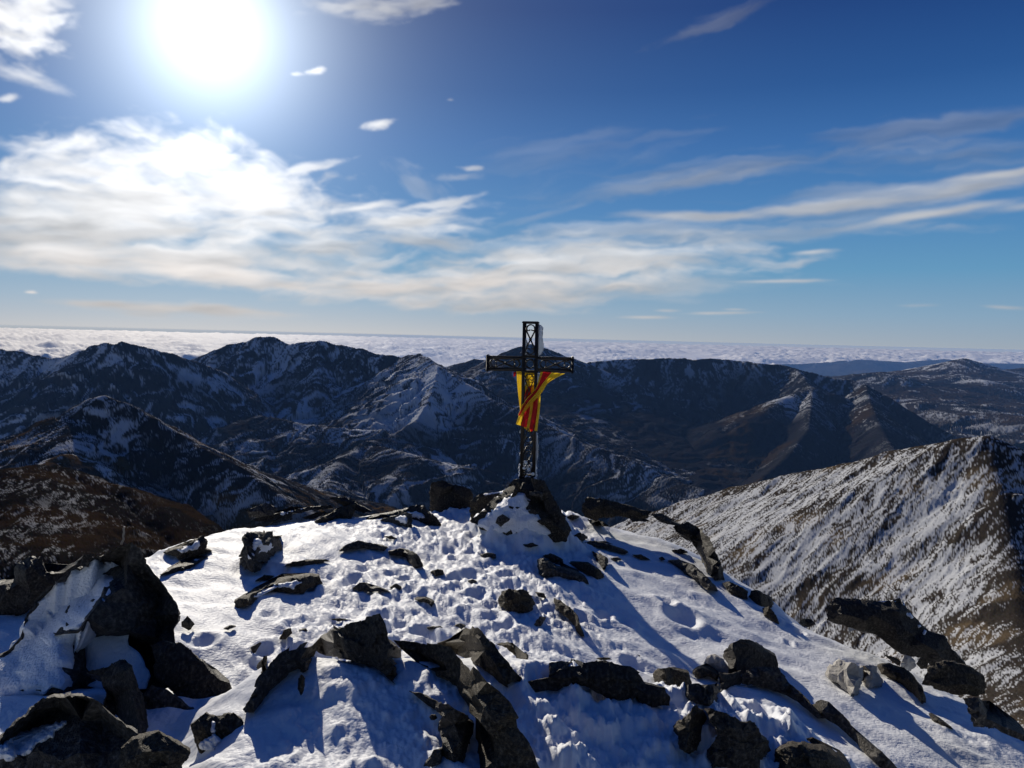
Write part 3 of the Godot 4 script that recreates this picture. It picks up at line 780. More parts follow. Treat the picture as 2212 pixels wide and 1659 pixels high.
func build_rocks() -> void:
	var f := {}
	# --- the great boulder and its neighbours
	rock("rock", "dark squat rock standing behind the snow-sided great boulder", "a", [90, 400, 110, 290, 200, 220, 290, 225, 330, 330, 420, 330, 580, 200, 650, 200, 560, 300, 400, 420, 260, 560, 150, 620, -60, 620, -80, 420], {"depth": 7.4, "lean": .3})
	f = rock("boulder", "great angular boulder with one snow-plastered side and a bare dark side", "a",
		[890, 130, 1000, 230, 1100, 360, 1200, 500, 1250, 600, 1240, 660, 1195, 700, 1205, 800, 1300, 880, 1240, 1050, 1050, 1130, 800, 1180, 560, 1160, 300, 1240, 60, 1370, -200, 1500, -220, 1020, 0, 890, 120, 760, 160, 640, 240, 520, 340, 430, 480, 310, 600, 255, 760, 160],
		{"depth": 5.2, "lean": .42, "thick": .5, "rugged": .012, "layered": .07, "look": "rock0", "inner": pin("a", [870, 260, 5.72, 862, 420, 5.52, 720, 505, 5.38, 600, 640, 5.22, 560, 700, 5.18, 750, 735, 5.3, 900, 730, 5.42, 1000, 420, 5.78, 1080, 480, 5.80, 1050, 640, 5.65, 960, 560, 5.55, 1140, 700, 5.72,
		590, 770, 5.62, 760, 790, 5.85, 880, 800, 5.85, 1000, 830, 5.75, 1080, 780, 5.6, 620, 950, 5.55, 800, 950, 5.75, 950, 1000, 5.8, 560, 900, 5.3, 540, 1000, 5.2, 1100, 950, 5.7, 700, 1080, 5.35,
		700, 300, 6.0, 560, 380, 6.0, 640, 470, 5.75, 420, 520, 5.85, 500, 600, 5.55, 300, 640, 5.75, 380, 760, 5.42, 180, 820, 5.55, 300, 950, 5.22, 100, 1000, 5.3, 430, 900, 5.2, 450, 1050, 5.1, 200, 1130, 5.05, 0, 1150, 5.1, 400, 1150, 4.98, 820, 250, 5.95])})
	snow_on(f, "a", [480, 315, 600, 265, 760, 250, 830, 285, 700, 320, 800, 340, 800, 420, 730, 500, 640, 590, 560, 660, 520, 740, 530, 860, 515, 960, 540, 1060, 570, 1120, 420, 1170, 260, 1250, 60, 1360, -200, 1490, -215, 1030, 0, 900, 130, 770, 170, 650, 250, 530, 350, 440])
	var hollow := shape(outline("a", [565, 735, 740, 752, 880, 740, 880, 820, 950, 870, 1030, 1030, 1000, 1120, 800, 1140, 590, 1100, 580, 900]), {"depth": 5.25, "lean": .75, "bulge": .05}, 77)
	put("snow_cover", solid(hollow, .2, .01, 4, 2.0), M.crust, f.node)
	rock("rock", "brown wedge of rock leaning against the foot of the great boulder", "a", [1030, 820, 1130, 790, 1240, 810, 1330, 890, 1490, 1060, 1560, 1080, 1600, 1160, 1645, 1240, 1530, 1285, 1420, 1295, 1300, 1250, 1150, 1130, 1060, 1030, 1060, 920], {"depth": 5.0, "lean": .5, "rugged": .02, "bulge": .1, "look": "rock1"})
	rock("rock", "flat-faced dark slab under the brown wedge rock", "a", [975, 1160, 1040, 1100, 1150, 1140, 1300, 1250, 1430, 1300, 1330, 1430, 1200, 1500, 1060, 1500, 1000, 1440, 990, 1260], {"depth": 4.75, "lean": .5, "rugged": .015, "bulge": .06, "look": "rock0"})
	rock("rock", "sharp pyramid of dark rock pointing up before the shaded snow hollow", "a", [590, 1010, 720, 970, 850, 915, 900, 970, 930, 1080, 980, 1200, 1000, 1320, 1015, 1450, 900, 1500, 760, 1420, 690, 1290, 720, 1150, 690, 1040], {"depth": 4.6, "lean": .5, "rugged": .016, "look": "rock1", "inner": pin("a", [860, 1000, 4.72, 890, 1120, 4.66, 930, 1280, 4.55, 950, 1420, 4.46, 780, 1180, 4.8, 800, 1330, 4.72])})
	f = rock("boulder", "low dark boulder holding a tongue of snow below the pyramid rock", "a", [-120, 1560, 0, 1480, 60, 1400, 160, 1310, 240, 1220, 380, 1170, 580, 1160, 650, 1190, 760, 1280, 850, 1350, 940, 1430, 920, 1480, 860, 1540, 860, 1720, 400, 1740, -120, 1740], {"depth": 3.85, "lean": .45, "rugged": .018, "thick": .5, "layered": .06, "look": "rock0", "inner": pin("a", [580, 1200, 4.22, 560, 1330, 4.06, 545, 1420, 3.98, 545, 1560, 3.86, 700, 1340, 4.12, 780, 1440, 4.05, 700, 1560, 3.95, 400, 1260, 4.25, 250, 1330, 4.25, 380, 1440, 4.0, 250, 1520, 3.92, 100, 1480, 4.1, 150, 1620, 3.9, 400, 1600, 3.85])})
	snow_on(f, "a", [-40, 1510, 100, 1430, 300, 1360, 500, 1310, 480, 1350, 380, 1420, 370, 1460, 240, 1520, 210, 1570, 60, 1620, -40, 1590])
	rock("rock", "ribbed grey slab standing beside the low dark boulder", "a", [830, 1530, 900, 1470, 1080, 1410, 1200, 1480, 1300, 1550, 1250, 1640, 1230, 1740, 830, 1740], {"depth": 3.75, "lean": .4, "rugged": .03, "layered": .05, "look": "rock2"})
	f = rock("rock", "broken crumbly rock with snow in its cracks below the brown wedge", "a", [1300, 1370, 1400, 1285, 1480, 1310, 1600, 1280, 1665, 1360, 1690, 1500, 1620, 1600, 1480, 1680, 1360, 1560], {"depth": 4.15, "lean": .45, "rugged": .05, "look": "rock2"})
	snow_on(f, "a", [1430, 1330, 1480, 1330, 1470, 1420, 1520, 1480, 1460, 1560, 1360, 1530, 1350, 1480, 1440, 1440])
	# --- the outcrop in the middle
	rock("rock", "black angular crest rock on top of the snowy middle outcrop", "b", [1060, 185, 1085, 230, 1105, 300, 1125, 360, 1205, 430, 1200, 510, 1155, 530, 1195, 690, 1130, 640, 1050, 560, 980, 520, 870, 510, 780, 490, 690, 460, 640, 440, 590, 400, 650, 340, 720, 290, 850, 230, 960, 205], {"rest": true, "depth": 4.3, "lean": .35, "rugged": .014, "look": "rock1", "inner": pin("b", [950, 300, 4.42, 1000, 285, 4.36, 1050, 400, 4.3, 930, 400, 4.36, 840, 350, 4.46, 760, 400, 4.44, 1100, 480, 4.28, 1120, 420, 4.36])})
	rock("rock", "curved dark slab edge rimming the snowy middle outcrop", "b", [630, 370, 610, 470, 620, 545, 560, 560, 500, 530, 440, 560, 380, 620, 300, 690, 240, 770, 200, 850, 120, 840, 190, 720, 250, 590, 310, 510, 400, 430, 500, 400], {"rest": true, "depth": 4.15, "lean": .25, "rugged": .016, "bulge": .1, "thick": .3, "look": "rock0"})
	rock("rock", "small dark stone stuck in the snow face of the middle outcrop", "b", [495, 690, 500, 620, 520, 590, 545, 620, 540, 700, 515, 735], {"thick": .5})
	rock("rock", "tilted two-ridged slab above the long curved slab", "b", [1440, 380, 1530, 340, 1580, 300, 1620, 275, 1720, 265, 1760, 310, 1840, 390, 1900, 480, 1960, 560, 2015, 615, 1940, 640, 1930, 680, 1870, 650, 1800, 570, 1700, 510, 1540, 440], {"rest": true, "depth": 4.45, "lean": .5, "rugged": .012, "thick": .4, "look": "rock2", "inner": pin("b", [1580, 350, 4.72, 1730, 345, 4.66, 1780, 420, 4.58, 1850, 540, 4.48, 1900, 630, 4.42, 1660, 430, 4.66, 1680, 300, 4.8])})
	rock("rock", "long curved slab running down beside the trodden snow", "b", [1130, 350, 1300, 365, 1520, 395, 1600, 470, 1690, 560, 1780, 640, 1860, 700, 1930, 780, 1985, 880, 1990, 950, 2080, 1080, 2130, 1229, 2160, 1300, 1700, 1300, 1840, 1150, 1810, 1000, 1730, 900, 1650, 800, 1590, 720, 1560, 640, 1430, 600, 1420, 560, 1500, 550, 1480, 500, 1400, 470, 1200, 400], {"rest": true, "depth": 3.35, "lean": .52, "rugged": .01, "bulge": .10, "thick": .2, "look": "rock2"})
	rock("rock", "smooth brown block set in the snow beside the long curved slab", "b", [1250, 700, 1320, 710, 1400, 750, 1520, 800, 1640, 880, 1700, 930, 1690, 1000, 1650, 1110, 1600, 1215, 1530, 1190, 1470, 1150, 1480, 1060, 1450, 960, 1480, 880, 1420, 820, 1340, 770], {"rest": true, "depth": 3.45, "lean": .5, "rugged": .012, "bulge": .14, "thick": .4, "look": "rock1", "inner": pin("b", [1500, 830, 3.66, 1560, 930, 3.58, 1640, 930, 3.6, 1600, 1050, 3.48, 1540, 1130, 3.44])})
	rock("rock", "small dark chip at the foot of the smooth brown block", "b", [1350, 1215, 1390, 1170, 1420, 1100, 1480, 1095, 1475, 1200, 1410, 1225], {"rest": true, "depth": 3.4})
	rock("rock", "round dark pebble on the snow near the smooth brown block", "b", [1390, 885, 1405, 865, 1435, 868, 1445, 890, 1425, 905, 1400, 902], {"thick": .8})
	# --- the low wall of boulders
	rock("rock", "long black boulder forming one end of the low stone wall", "c", [120, 650, 200, 640, 345, 615, 400, 560, 520, 540, 640, 505, 720, 495, 780, 530, 880, 545, 960, 600, 1000, 660, 1060, 670, 1140, 680, 1150, 800, 1050, 810, 960, 810, 930, 740, 860, 780, 780, 770, 690, 720, 620, 680, 520, 675, 430, 680, 380, 710, 330, 700, 240, 715, 140, 730], {"depth": 4.55, "lean": .35, "rugged": .014, "thick": .25, "look": "rock1"})
	rock("rock", "thin slab sheltering a sheet of ice behind the long black boulder", "c", [330, 500, 400, 490, 480, 488, 560, 505, 600, 528, 520, 560, 400, 600, 330, 640, 345, 560], {"rest": true, "depth": 4.95, "lean": .6, "thick": .3})
	rock("rock", "smooth rounded brown wall stone beside the long black boulder", "c", [1040, 590, 1070, 560, 1140, 545, 1290, 580, 1310, 690, 1240, 705, 1100, 685, 1050, 650], {"rest": true, "depth": 4.85, "lean": .3, "look": "rock2", "rugged": .012})
	rock("rock", "small arched wall stone framing a hollow of snow", "c", [1310, 580, 1360, 550, 1430, 560, 1490, 600, 1480, 640, 1420, 605, 1370, 620, 1330, 615], {"rest": true, "depth": 4.95, "thick": 1.0})
	rock("rock", "upright narrow wall stone next to the arched wall slab", "c", [1490, 590, 1540, 600, 1640, 565, 1645, 650, 1560, 680, 1500, 710], {"rest": true, "depth": 4.75, "look": "rock1"})
	rock("rock", "arched dark wall slab sweeping down over a snow bank", "c", [1640, 590, 1700, 550, 1800, 535, 1900, 555, 1940, 610, 1980, 660, 2080, 750, 2150, 830, 2210, 890, 2160, 890, 2060, 810, 1950, 735, 1850, 705, 1750, 670, 1640, 655], {"rest": true, "depth": 4.6, "lean": .3, "thick": .2, "rugged": .012, "look": "rock0"})
	rock("boulder", "rounded black boulder topping the low stone wall", "c", [1525, 440, 1560, 390, 1640, 350, 1720, 360, 1800, 420, 1880, 470, 1900, 570, 1800, 560, 1640, 590, 1560, 590, 1530, 520], {"rest": true, "depth": 4.95, "lean": .3, "rugged": .02, "look": "rock1"})
	rock("rock", "pale grey stone beside the rounded black boulder", "c", [1385, 515, 1410, 470, 1460, 455, 1520, 490, 1565, 570, 1530, 590, 1440, 550], {"rest": true, "depth": 5.05, "look": "pale"})
	rock("rock", "jagged dark stone wedged below the arched wall stone", "c", [1260, 700, 1330, 690, 1440, 680, 1500, 690, 1490, 760, 1420, 820, 1360, 800, 1290, 770], {"rest": true, "depth": 4.5, "look": "rock0"})
	rock("boulder", "big blocky black boulder in the snow below the low stone wall", "c", [1390, 830, 1420, 815, 1500, 840, 1600, 880, 1640, 905, 1750, 910, 1760, 1000, 1830, 1050, 1845, 1110, 1790, 1150, 1780, 1260, 1400, 1240, 1410, 1120, 1480, 1050, 1470, 960, 1430, 920], {"rest": true, "depth": 3.65, "lean": .35, "rugged": .02, "look": "rock1"})
	f = rock("boulder", "tilted brown boulder with snow on its sunny side next to the blocky boulder", "c", [1320, 800, 1390, 830, 1405, 890, 1375, 1000, 1340, 1110, 1290, 1140, 1220, 1100, 1210, 1010, 1170, 975, 1210, 920, 1280, 860], {"rest": true, "depth": 3.7, "lean": .4, "rugged": .016, "look": "rock2"})
	rock("rock", "brown rounded rock half sunk in snow below the arched slab", "d", [190, 1430, 240, 1400, 330, 1380, 420, 1370, 500, 1410, 620, 1430, 700, 1480, 820, 1570, 820, 1640, 220, 1640], {"rest": true, "depth": 3.55, "lean": .45, "rugged": .02, "look": "rock2"})
	rock("rock", "long dark slab edge slanting across the drifted snow", "d", [495, 1050, 570, 1010, 640, 1030, 720, 1100, 800, 1180, 850, 1270, 960, 1350, 1060, 1420, 1110, 1480, 1190, 1570, 1090, 1580, 960, 1470, 860, 1350, 760, 1260, 640, 1180, 560, 1130], {"rest": true, "depth": 4.3, "lean": .4, "rugged": .012, "thick": .2, "look": "rock0"})
	# --- rocks along the sunny drift
	rock("boulder", "rounded grey boulder alone on the smooth sunlit drift", "d", [605, 780, 640, 730, 690, 690, 720, 672, 770, 690, 850, 710, 900, 750, 930, 800, 910, 860, 880, 900, 885, 960, 840, 1000, 760, 925, 650, 865, 610, 825], {"lean": .2, "rugged": .02, "look": "pale", "bulge": .3})
	rock("rock", "small tan rock touching the rounded grey boulder", "d", [890, 740, 950, 725, 1020, 740, 1020, 790, 1070, 860, 1050, 905, 990, 915, 910, 890], {"look": "pale"})
	rock("rock", "cluster-edged tan rock ridge poking from the drift top", "d", [1030, 740, 1120, 720, 1190, 760, 1290, 800, 1340, 850, 1400, 930, 1425, 1040, 1380, 1040, 1320, 960, 1230, 890, 1140, 840, 1060, 800], {"look": "rock2", "rugged": .03})
	f = rock("rock_outcrop", "black rock outcrop with a bright snow ledge on the summit edge", "d", [620, 240, 680, 185, 830, 180, 1000, 205, 1100, 225, 1215, 180, 1240, 230, 1330, 340, 1440, 450, 1500, 470, 1570, 490, 1640, 600, 1760, 740, 1600, 760, 1460, 740, 1400, 660, 1300, 660, 1200, 640, 1090, 560, 1020, 490, 900, 460, 760, 400, 640, 370], {"depth": 8.6, "lean": .3, "rugged": .02, "thick": .3, "look": "rock1"})
	snow_on(f, "d", [850, 228, 900, 215, 1020, 212, 1110, 228, 1200, 195, 1150, 240, 1000, 235, 900, 238], .03)
	snow_on(f, "d", [1225, 195, 1290, 300, 1380, 400, 1440, 470, 1400, 500, 1350, 400, 1270, 330], .02)
	rock("rock", "layered log-like slab jutting out over the shaded drift", "d", [1430, 760, 1500, 710, 1640, 700, 1800, 760, 1890, 830, 1895, 960, 1830, 980, 1700, 975, 1560, 940, 1390, 880], {"depth": 6.6, "lean": .3, "rugged": .03, "layered": .045, "look": "rock2"})
	rock("rock", "dark rock foot and flat slab under the log-like slab", "d", [1720, 1000, 1840, 990, 1870, 1060, 1910, 1140, 1890, 1160, 2000, 1200, 2230, 1300, 2230, 1350, 1960, 1235, 1800, 1230, 1780, 1130], {"depth": 6.2, "lean": .2, "look": "rock0", "rugged": .02})
	rock("rock", "grey standing flake by the black outcrop", "d", [1215, 720, 1260, 615, 1320, 680, 1345, 740, 1300, 775, 1210, 755], {"look": "pale", "thick": .4})
	rock("rock", "little upright stone between the flake and the log-like slab", "d", [1340, 720, 1380, 660, 1430, 655, 1445, 700, 1430, 760, 1380, 760], {"look": "rock2"})
	rock("rock", "thin dark shard lying in the shaded drift", "d", [1440, 1120, 1480, 1140, 1560, 1190, 1640, 1250, 1560, 1220, 1470, 1170], {"thick": .4})
	rock("rock", "dark splinter pointing at the grey flake", "d", [1085, 645, 1140, 655, 1220, 695, 1210, 735, 1150, 705], {"thick": .5})
	# --- around the cross
	f = rock("rock", "heaped layered rock core of the cross mound under thin snow", "f", [1098, 1050, 1120, 1038, 1160, 1036, 1180, 1052, 1196, 1080, 1212, 1110, 1232, 1145, 1220, 1172, 1180, 1170, 1140, 1160, 1090, 1158, 1040, 1146, 1015, 1130, 1046, 1098, 1078, 1072], {"depth": 10.3, "lean": .85, "layered": .07, "rugged": .035, "chipped": .05, "thick": .8, "look": "rock2"})
	snow_on(f, "f", [1072, 1088, 1098, 1066, 1128, 1064, 1146, 1080, 1140, 1096, 1166, 1108, 1178, 1136, 1196, 1160, 1150, 1160, 1060, 1152, 1024, 1134], .03)
	rock("rock", "big dark square block behind the mound of the cross", "m", [1020, 45, 1090, 30, 1240, 75, 1265, 110, 1245, 200, 1250, 285, 1060, 280, 1015, 200], {"depth": 12.6, "lean": .1, "look": "rock1"})
	f = rock("rock", "grey block built into the side of the cross mound", "m", [1245, 155, 1290, 110, 1400, 105, 1480, 75, 1445, 150, 1385, 180, 1300, 240, 1250, 275], {"depth": 11.6, "lean": .3, "look": "rock2"})
	snow_on(f, "m", [1290, 112, 1400, 100, 1480, 66, 1440, 112, 1350, 122], .03)
	rock("rock", "steep dark rocks stepping down the shaded flank of the cross mound", "x", [1470, 1050, 1540, 1060, 1585, 1150, 1625, 1210, 1680, 1290, 1670, 1400, 1600, 1420, 1550, 1380, 1580, 1330, 1500, 1310, 1560, 1280, 1545, 1200, 1480, 1130], {"depth": 10.35, "lean": .35, "layered": .05, "look": "rock1"})
	rock("rock", "wedge-shaped dark stone at the sunny foot of the cross mound", "x", [1235, 1330, 1250, 1290, 1280, 1275, 1330, 1305, 1270, 1355], {"depth": 10.22})
	rock("rock", "thin stone ledge half way up the sunny flank of the mound", "x", [1295, 1240, 1320, 1222, 1390, 1232, 1340, 1262, 1300, 1270], {"depth": 10.45})
	rock("rock", "tilted slab leaning on the sunny flank of the cross mound", "x", [1330, 1180, 1350, 1120, 1375, 1075, 1395, 1085, 1370, 1150, 1345, 1200], {"depth": 10.6, "layered": .04, "look": "rock2"})
	rock("rock", "narrow upper ledge under the footing stone of the cross", "x", [1450, 1132, 1500, 1126, 1545, 1142, 1530, 1168, 1450, 1154], {"depth": 10.45})
	rock("rock", "short lower ledge across the shaded face of the mound", "x", [1440, 1252, 1470, 1244, 1510, 1256, 1490, 1280, 1450, 1272], {"depth": 10.22})
	rock("rock", "flat toothed stone jutting from the foot of the shaded flank", "x", [1495, 1320, 1540, 1300, 1600, 1318, 1590, 1345, 1530, 1345], {"depth": 10.22})
	rock("rock", "layered footing stone under the cross", "f", [1098, 1050, 1110, 1036, 1140, 1030, 1172, 1040, 1180, 1062, 1160, 1078, 1120, 1072], {"depth": 10.95, "lean": .2, "layered": .05, "look": "rock2"})
	rock("rock", "low crest rock with pale top on the far edge of the summit", "r", [400, 170, 430, 120, 560, 145, 700, 180, 790, 210, 770, 250, 640, 240, 520, 240, 460, 255, 400, 225], {"lean": .4, "look": "rock2", "layered": .06})
	rock("rock", "big dark edge rock dropping off the snow toward the sunlit slope", "r", [920, 290, 1000, 260, 1060, 310, 1110, 340, 1140, 400, 1190, 520, 1205, 600, 1150, 600, 1100, 550, 1060, 450, 1010, 370, 940, 320], {"lean": .2, "look": "rock1", "thick": .5})
	# --- stones that only their place tells apart
	var scattered := [
		["m", [735, 258, 800, 235, 890, 210, 917, 225, 917, 302, 880, 295, 820, 275], {"layered": .05}], ["m", [360, 268, 460, 215, 560, 170, 605, 155, 592, 200, 570, 245, 480, 250, 400, 275], {"layered": .05, "lean": .6}],
		["m", [0, 330, 100, 335, 190, 335, 140, 350, 182, 380, 165, 430, 110, 480, 60, 505, 65, 545, 0, 570, -60, 520, -40, 440], {"layered": .06}], ["m", [190, 522, 240, 490, 300, 485, 440, 480, 455, 488, 380, 502, 280, 512], {}],
		["m", [500, 432, 560, 390, 610, 370, 680, 385, 780, 410, 760, 432, 640, 414, 540, 430], {}], ["m", [780, 432, 850, 418, 920, 430, 960, 465, 980, 520, 940, 532, 900, 498, 880, 464, 790, 454], {}],
		["m", [1020, 552, 1060, 530, 1095, 540, 1100, 562, 1050, 575], {}], ["m", [580, 642, 620, 610, 655, 610, 680, 640, 740, 640, 800, 665, 700, 660, 600, 655], {}], ["m", [790, 637, 830, 615, 860, 635, 850, 652], {}],
		["m", [-80, 720, 0, 680, 60, 640, 140, 610, 210, 590, 270, 580, 340, 570, 390, 570, 402, 615, 370, 622, 340, 640, 312, 675, 240, 668, 170, 660, 120, 650, 40, 695, 0, 745, -70, 760], {"lean": 1.0}], ["m", [30, 602, 80, 565, 140, 575, 90, 595], {}],
		["m", [930, 707, 990, 695, 1045, 720, 1030, 748, 1010, 726, 960, 716], {}], ["m", [1300, 452, 1350, 440, 1395, 450, 1390, 474, 1320, 466], {}], ["c", [-12, 90, 10, 30, 60, 12, 160, 10, 210, 60, 242, 110, 200, 168, 130, 173, 40, 155, 0, 125], {"look": "rock2"}],
		["c", [365, 75, 410, 80, 480, 140, 530, 200, 545, 270, 575, 332, 550, 334, 500, 256, 430, 196, 380, 146], {}], ["c", [225, 268, 270, 195, 312, 205, 280, 264], {}],
		["m", [660, 242, 780, 215, 980, 175, 1000, 200, 1060, 240, 1075, 287, 1010, 283, 950, 264, 800, 236, 700, 254], {"layered": .04}], ["m", [100, 288, 180, 240, 230, 225, 242, 250, 180, 264], {}], ["m", [0, 262, 100, 230, 340, 180, 460, 165, 480, 182, 340, 200, 200, 236, 100, 268], {"layered": .04}],
		["m", [-20, 200, 30, 180, 90, 155, 160, 190, 130, 228, 0, 245], {}], ["m", [450, 130, 540, 120, 600, 160, 690, 205, 640, 214, 560, 190], {}],
		["a", [1110, 192, 1250, 150, 1390, 65, 1422, 120, 1400, 165, 1455, 180, 1330, 218, 1230, 230], {"layered": .05}], ["a", [1090, 352, 1180, 300, 1330, 260, 1420, 215, 1300, 296, 1190, 328], {}], ["a", [1240, 662, 1280, 620, 1330, 680, 1290, 722, 1240, 695], {}], ["a", [1525, 712, 1580, 685, 1612, 695, 1560, 718], {}],
		["b", [170, 412, 240, 370, 248, 380, 215, 432, 190, 454], {}], ["b", [370, 352, 400, 290, 450, 275, 458, 310, 412, 354], {}], ["b", [500, 292, 550, 278, 562, 294, 520, 302], {}], ["b", [0, 282, 30, 260, 75, 265, 20, 291], {}], ["b", [225, 532, 250, 470, 290, 460, 282, 520, 240, 578], {}],
		["r", [140, 482, 180, 470, 240, 520, 300, 535, 420, 580, 432, 614, 370, 605, 280, 582, 150, 565], {}], ["r", [175, 457, 215, 445, 290, 480, 292, 508, 230, 495], {}], ["r", [320, 497, 420, 500, 500, 540, 527, 578, 480, 590, 390, 546], {}], ["r", [410, 382, 440, 370, 520, 385, 600, 415, 660, 440, 640, 451, 580, 430, 460, 406], {}],
		["r", [450, 432, 500, 450, 547, 480, 542, 523, 520, 545, 490, 494], {}], ["r", [680, 452, 730, 450, 782, 482, 730, 480], {}], ["r", [880, 487, 930, 480, 1020, 510, 1080, 560, 1120, 600, 1162, 664, 1100, 656, 1060, 616, 1000, 566, 930, 516], {}],
		["r", [1190, 612, 1230, 600, 1290, 630, 1332, 660, 1332, 704, 1290, 696, 1220, 656], {}], ["r", [1340, 692, 1370, 650, 1450, 690, 1452, 754, 1400, 746], {}], ["r", [780, 222, 850, 215, 920, 270, 962, 292, 850, 270], {}], ["r", [830, 470, 850, 462, 868, 480, 845, 486], {}], ["r", [340, 345, 390, 325, 430, 355, 400, 375], {}],
		["d", [0, 132, 60, 130, 120, 170, 187, 205, 182, 262, 100, 236, 0, 196], {}], ["d", [400, 382, 430, 350, 500, 355, 532, 400, 480, 419, 400, 414], {}], ["d", [100, 267, 150, 255, 200, 310, 232, 394, 170, 366, 110, 326], {}], ["d", [770, 350, 800, 345, 845, 400, 850, 440, 800, 470], {"look": "pale"}], ["d", [1090, 545, 1160, 500, 1240, 510, 1300, 560, 1260, 600, 1150, 570], {}],
		["b", [1840, 385, 1920, 375, 2000, 420, 2050, 480, 2055, 505, 2000, 470, 1900, 410], {}], ["b", [1560, 262, 1600, 245, 1640, 262, 1610, 285], {}],
		["r", [300, 240, 340, 222, 385, 238, 350, 258], {}], ["r", [430, 250, 520, 262, 552, 288, 480, 284], {"layered": .04}], ["r", [640, 236, 760, 248, 785, 264, 690, 262], {"layered": .04}], ["m", [300, 242, 420, 205, 452, 214, 345, 252], {"layered": .04}], ["m", [755, 350, 800, 343, 835, 360, 790, 364], {}], ["r", [558, 472, 600, 466, 622, 480, 585, 489], {}],
		["c", [238, 32, 300, 42, 312, 72, 258, 62], {}], ["m", [440, 817, 520, 813, 572, 822, 500, 829], {}], ["m", [1000, 862, 1080, 856, 1092, 868, 1010, 875], {}], ["c", [928, 457, 955, 463, 952, 477, 932, 471], {}], ["c", [655, 480, 740, 478, 764, 490, 690, 496], {}], ["m", [1230, 600, 1262, 590, 1285, 604, 1250, 614], {}], ["r", [60, 395, 120, 385, 150, 400, 90, 412], {}], ["r", [905, 425, 960, 415, 1000, 440, 950, 446], {}]]
	var own := {0: "flat-topped slab casting its shadow toward the trodden path", 1: "pointed tilted slab on the far rim of the snow", 2: "blocky layered rock on the snow slope behind the great boulder", 3: "long thin sliver of stone lying in smooth snow",
		4: "low brown ledge next to the hooked dark stone", 5: "hooked dark stone at the edge of the trodden path", 7: "low stone with a flat tail among the footprints", 9: "broad flat rock lying in the smooth snow behind the middle outcrop",
		13: "rounded brown boulder sitting alone in the trodden snow", 14: "long pointed stone beside the rounded brown boulder", 15: "small brown stone between the rounded boulder and the pointed stone", 16: "long layered ledge at the far rim beside the dark square block",
		18: "thin layered ledge along the far rim of the summit", 19: "dark humped rock at the drop beyond the far rim", 20: "low leaning slab peeping over the far rim", 21: "split slab at the rim behind the great boulder", 22: "narrow stone edge sloping down behind the great boulder", 23: "flaky stone at the foot of the great boulder's bare side",
		30: "longest of the dark slabs clustered below the cross mound", 31: "small upper slab of the cluster below the cross mound", 32: "leaning slab at the end of the cluster below the mound", 33: "long thin snow-edged stone on the slope below the mound", 34: "short slab dropping away under the long thin snow-edged stone",
		36: "long slanting slab beside the big dark edge rock", 37: "dark stone on the rim below the big dark edge rock", 38: "block on the rim next to the sunlit slope beyond", 39: "low rock joining the crest rock to the big edge rock", 41: "dark stone right at the shaded foot of the cross mound",
		42: "long dark rim rock with the sunlit slope behind", 43: "squat dark rock alone on the rim of the drift", 44: "rock hanging over the rim below the long dark rim rock", 45: "pale upright flake at the foot of the black outcrop", 46: "jagged rock spilling from the black outcrop onto the drift", 47: "dark stone under the two-ridged slab in trodden snow"}
	for k in scattered.size():
		var s: Array = scattered[k]
		var o: Dictionary = s[2]
		var stone := rock("rock", own.get(k, "small dark stone just showing through the snow"), s[0], s[1], {"thick": .7, "rugged": .04, "lean": .5}.merged(o, true), "stones poking through the snow")
		if k in [0, 2, 9, 16, 18, 21]:              # snow lying on the flatter tops
			var mid := Vector2()
			for p in stone.rim: mid += p
			mid = mid / stone.rim.size()
			var patch := []
			for p in outline(s[0], s[1]):
				patch.append_array([lerpf(mid.x, p.x, .62), lerpf(mid.y, p.y, .55) - stone.box.size.y * .06])
			snow_on(stone, "f", patch, .02)
	# a thin weathered twig on the great boulder
	var st := SurfaceTool.new()
	st.begin(Mesh.PRIMITIVE_TRIANGLES)
	var base := [[262, 1176], [264, 1171], [267, 1165], [266, 1158], [268, 1150], [267, 1142], [269, 1137]]
	var path := []
	for b in base: path.append(at(b[0], b[1], 5.95))
	tube(st, path, .008, 6)
	st.generate_normals()
	tag(put("twig", st.commit(), M.twig), "thin pale crooked twig sticking up from the great boulder", "twig")
	# a sheet of clear ice behind the wall
	var ice := shape(outline("c", [150, 615, 330, 570, 480, 522, 490, 535, 350, 610, 200, 630]), {"depth": 4.75, "lean": .8, "bulge": .05}, 900)
	tag(put("ice_sheet", solid(ice, .1, .01, 3, 4.0), M.ice), "smooth grey-green plate of ice beside the long black boulder", "ice")

# ---------------------------------------------------------------- the cross
func tube(st: SurfaceTool, path: Array, r: float, sides := 6) -> void:
	var rings := []
	for k in path.size():
		var dir: Vector3 = (path[mini(k + 1, path.size() - 1)] - path[maxi(k - 1, 0)]).normalized()
		var a := dir.cross(Vector3(0, 0, 1) if absf(dir.z) < .9 else Vector3.UP).normalized()
		var b := dir.cross(a)
		var ring := []
		for s in sides: ring.append(path[k] + (a * cos(TAU * s / sides) + b * sin(TAU * s / sides)) * r)
		rings.append(ring)
	for k in path.size() - 1:
		for s in sides:
			var t := (s + 1) % sides
			st.add_vertex(rings[k][s]); st.add_vertex(rings[k + 1][s]); st.add_vertex(rings[k][t])
			st.add_vertex(rings[k][t]); st.add_vertex(rings[k + 1][s]); st.add_vertex(rings[k + 1][t])
	for k in [0, path.size() - 1]:
		for s in sides:
			st.add_vertex(path[k]); st.add_vertex(rings[k][s]); st.add_vertex(rings[k][(s + 1) % sides])

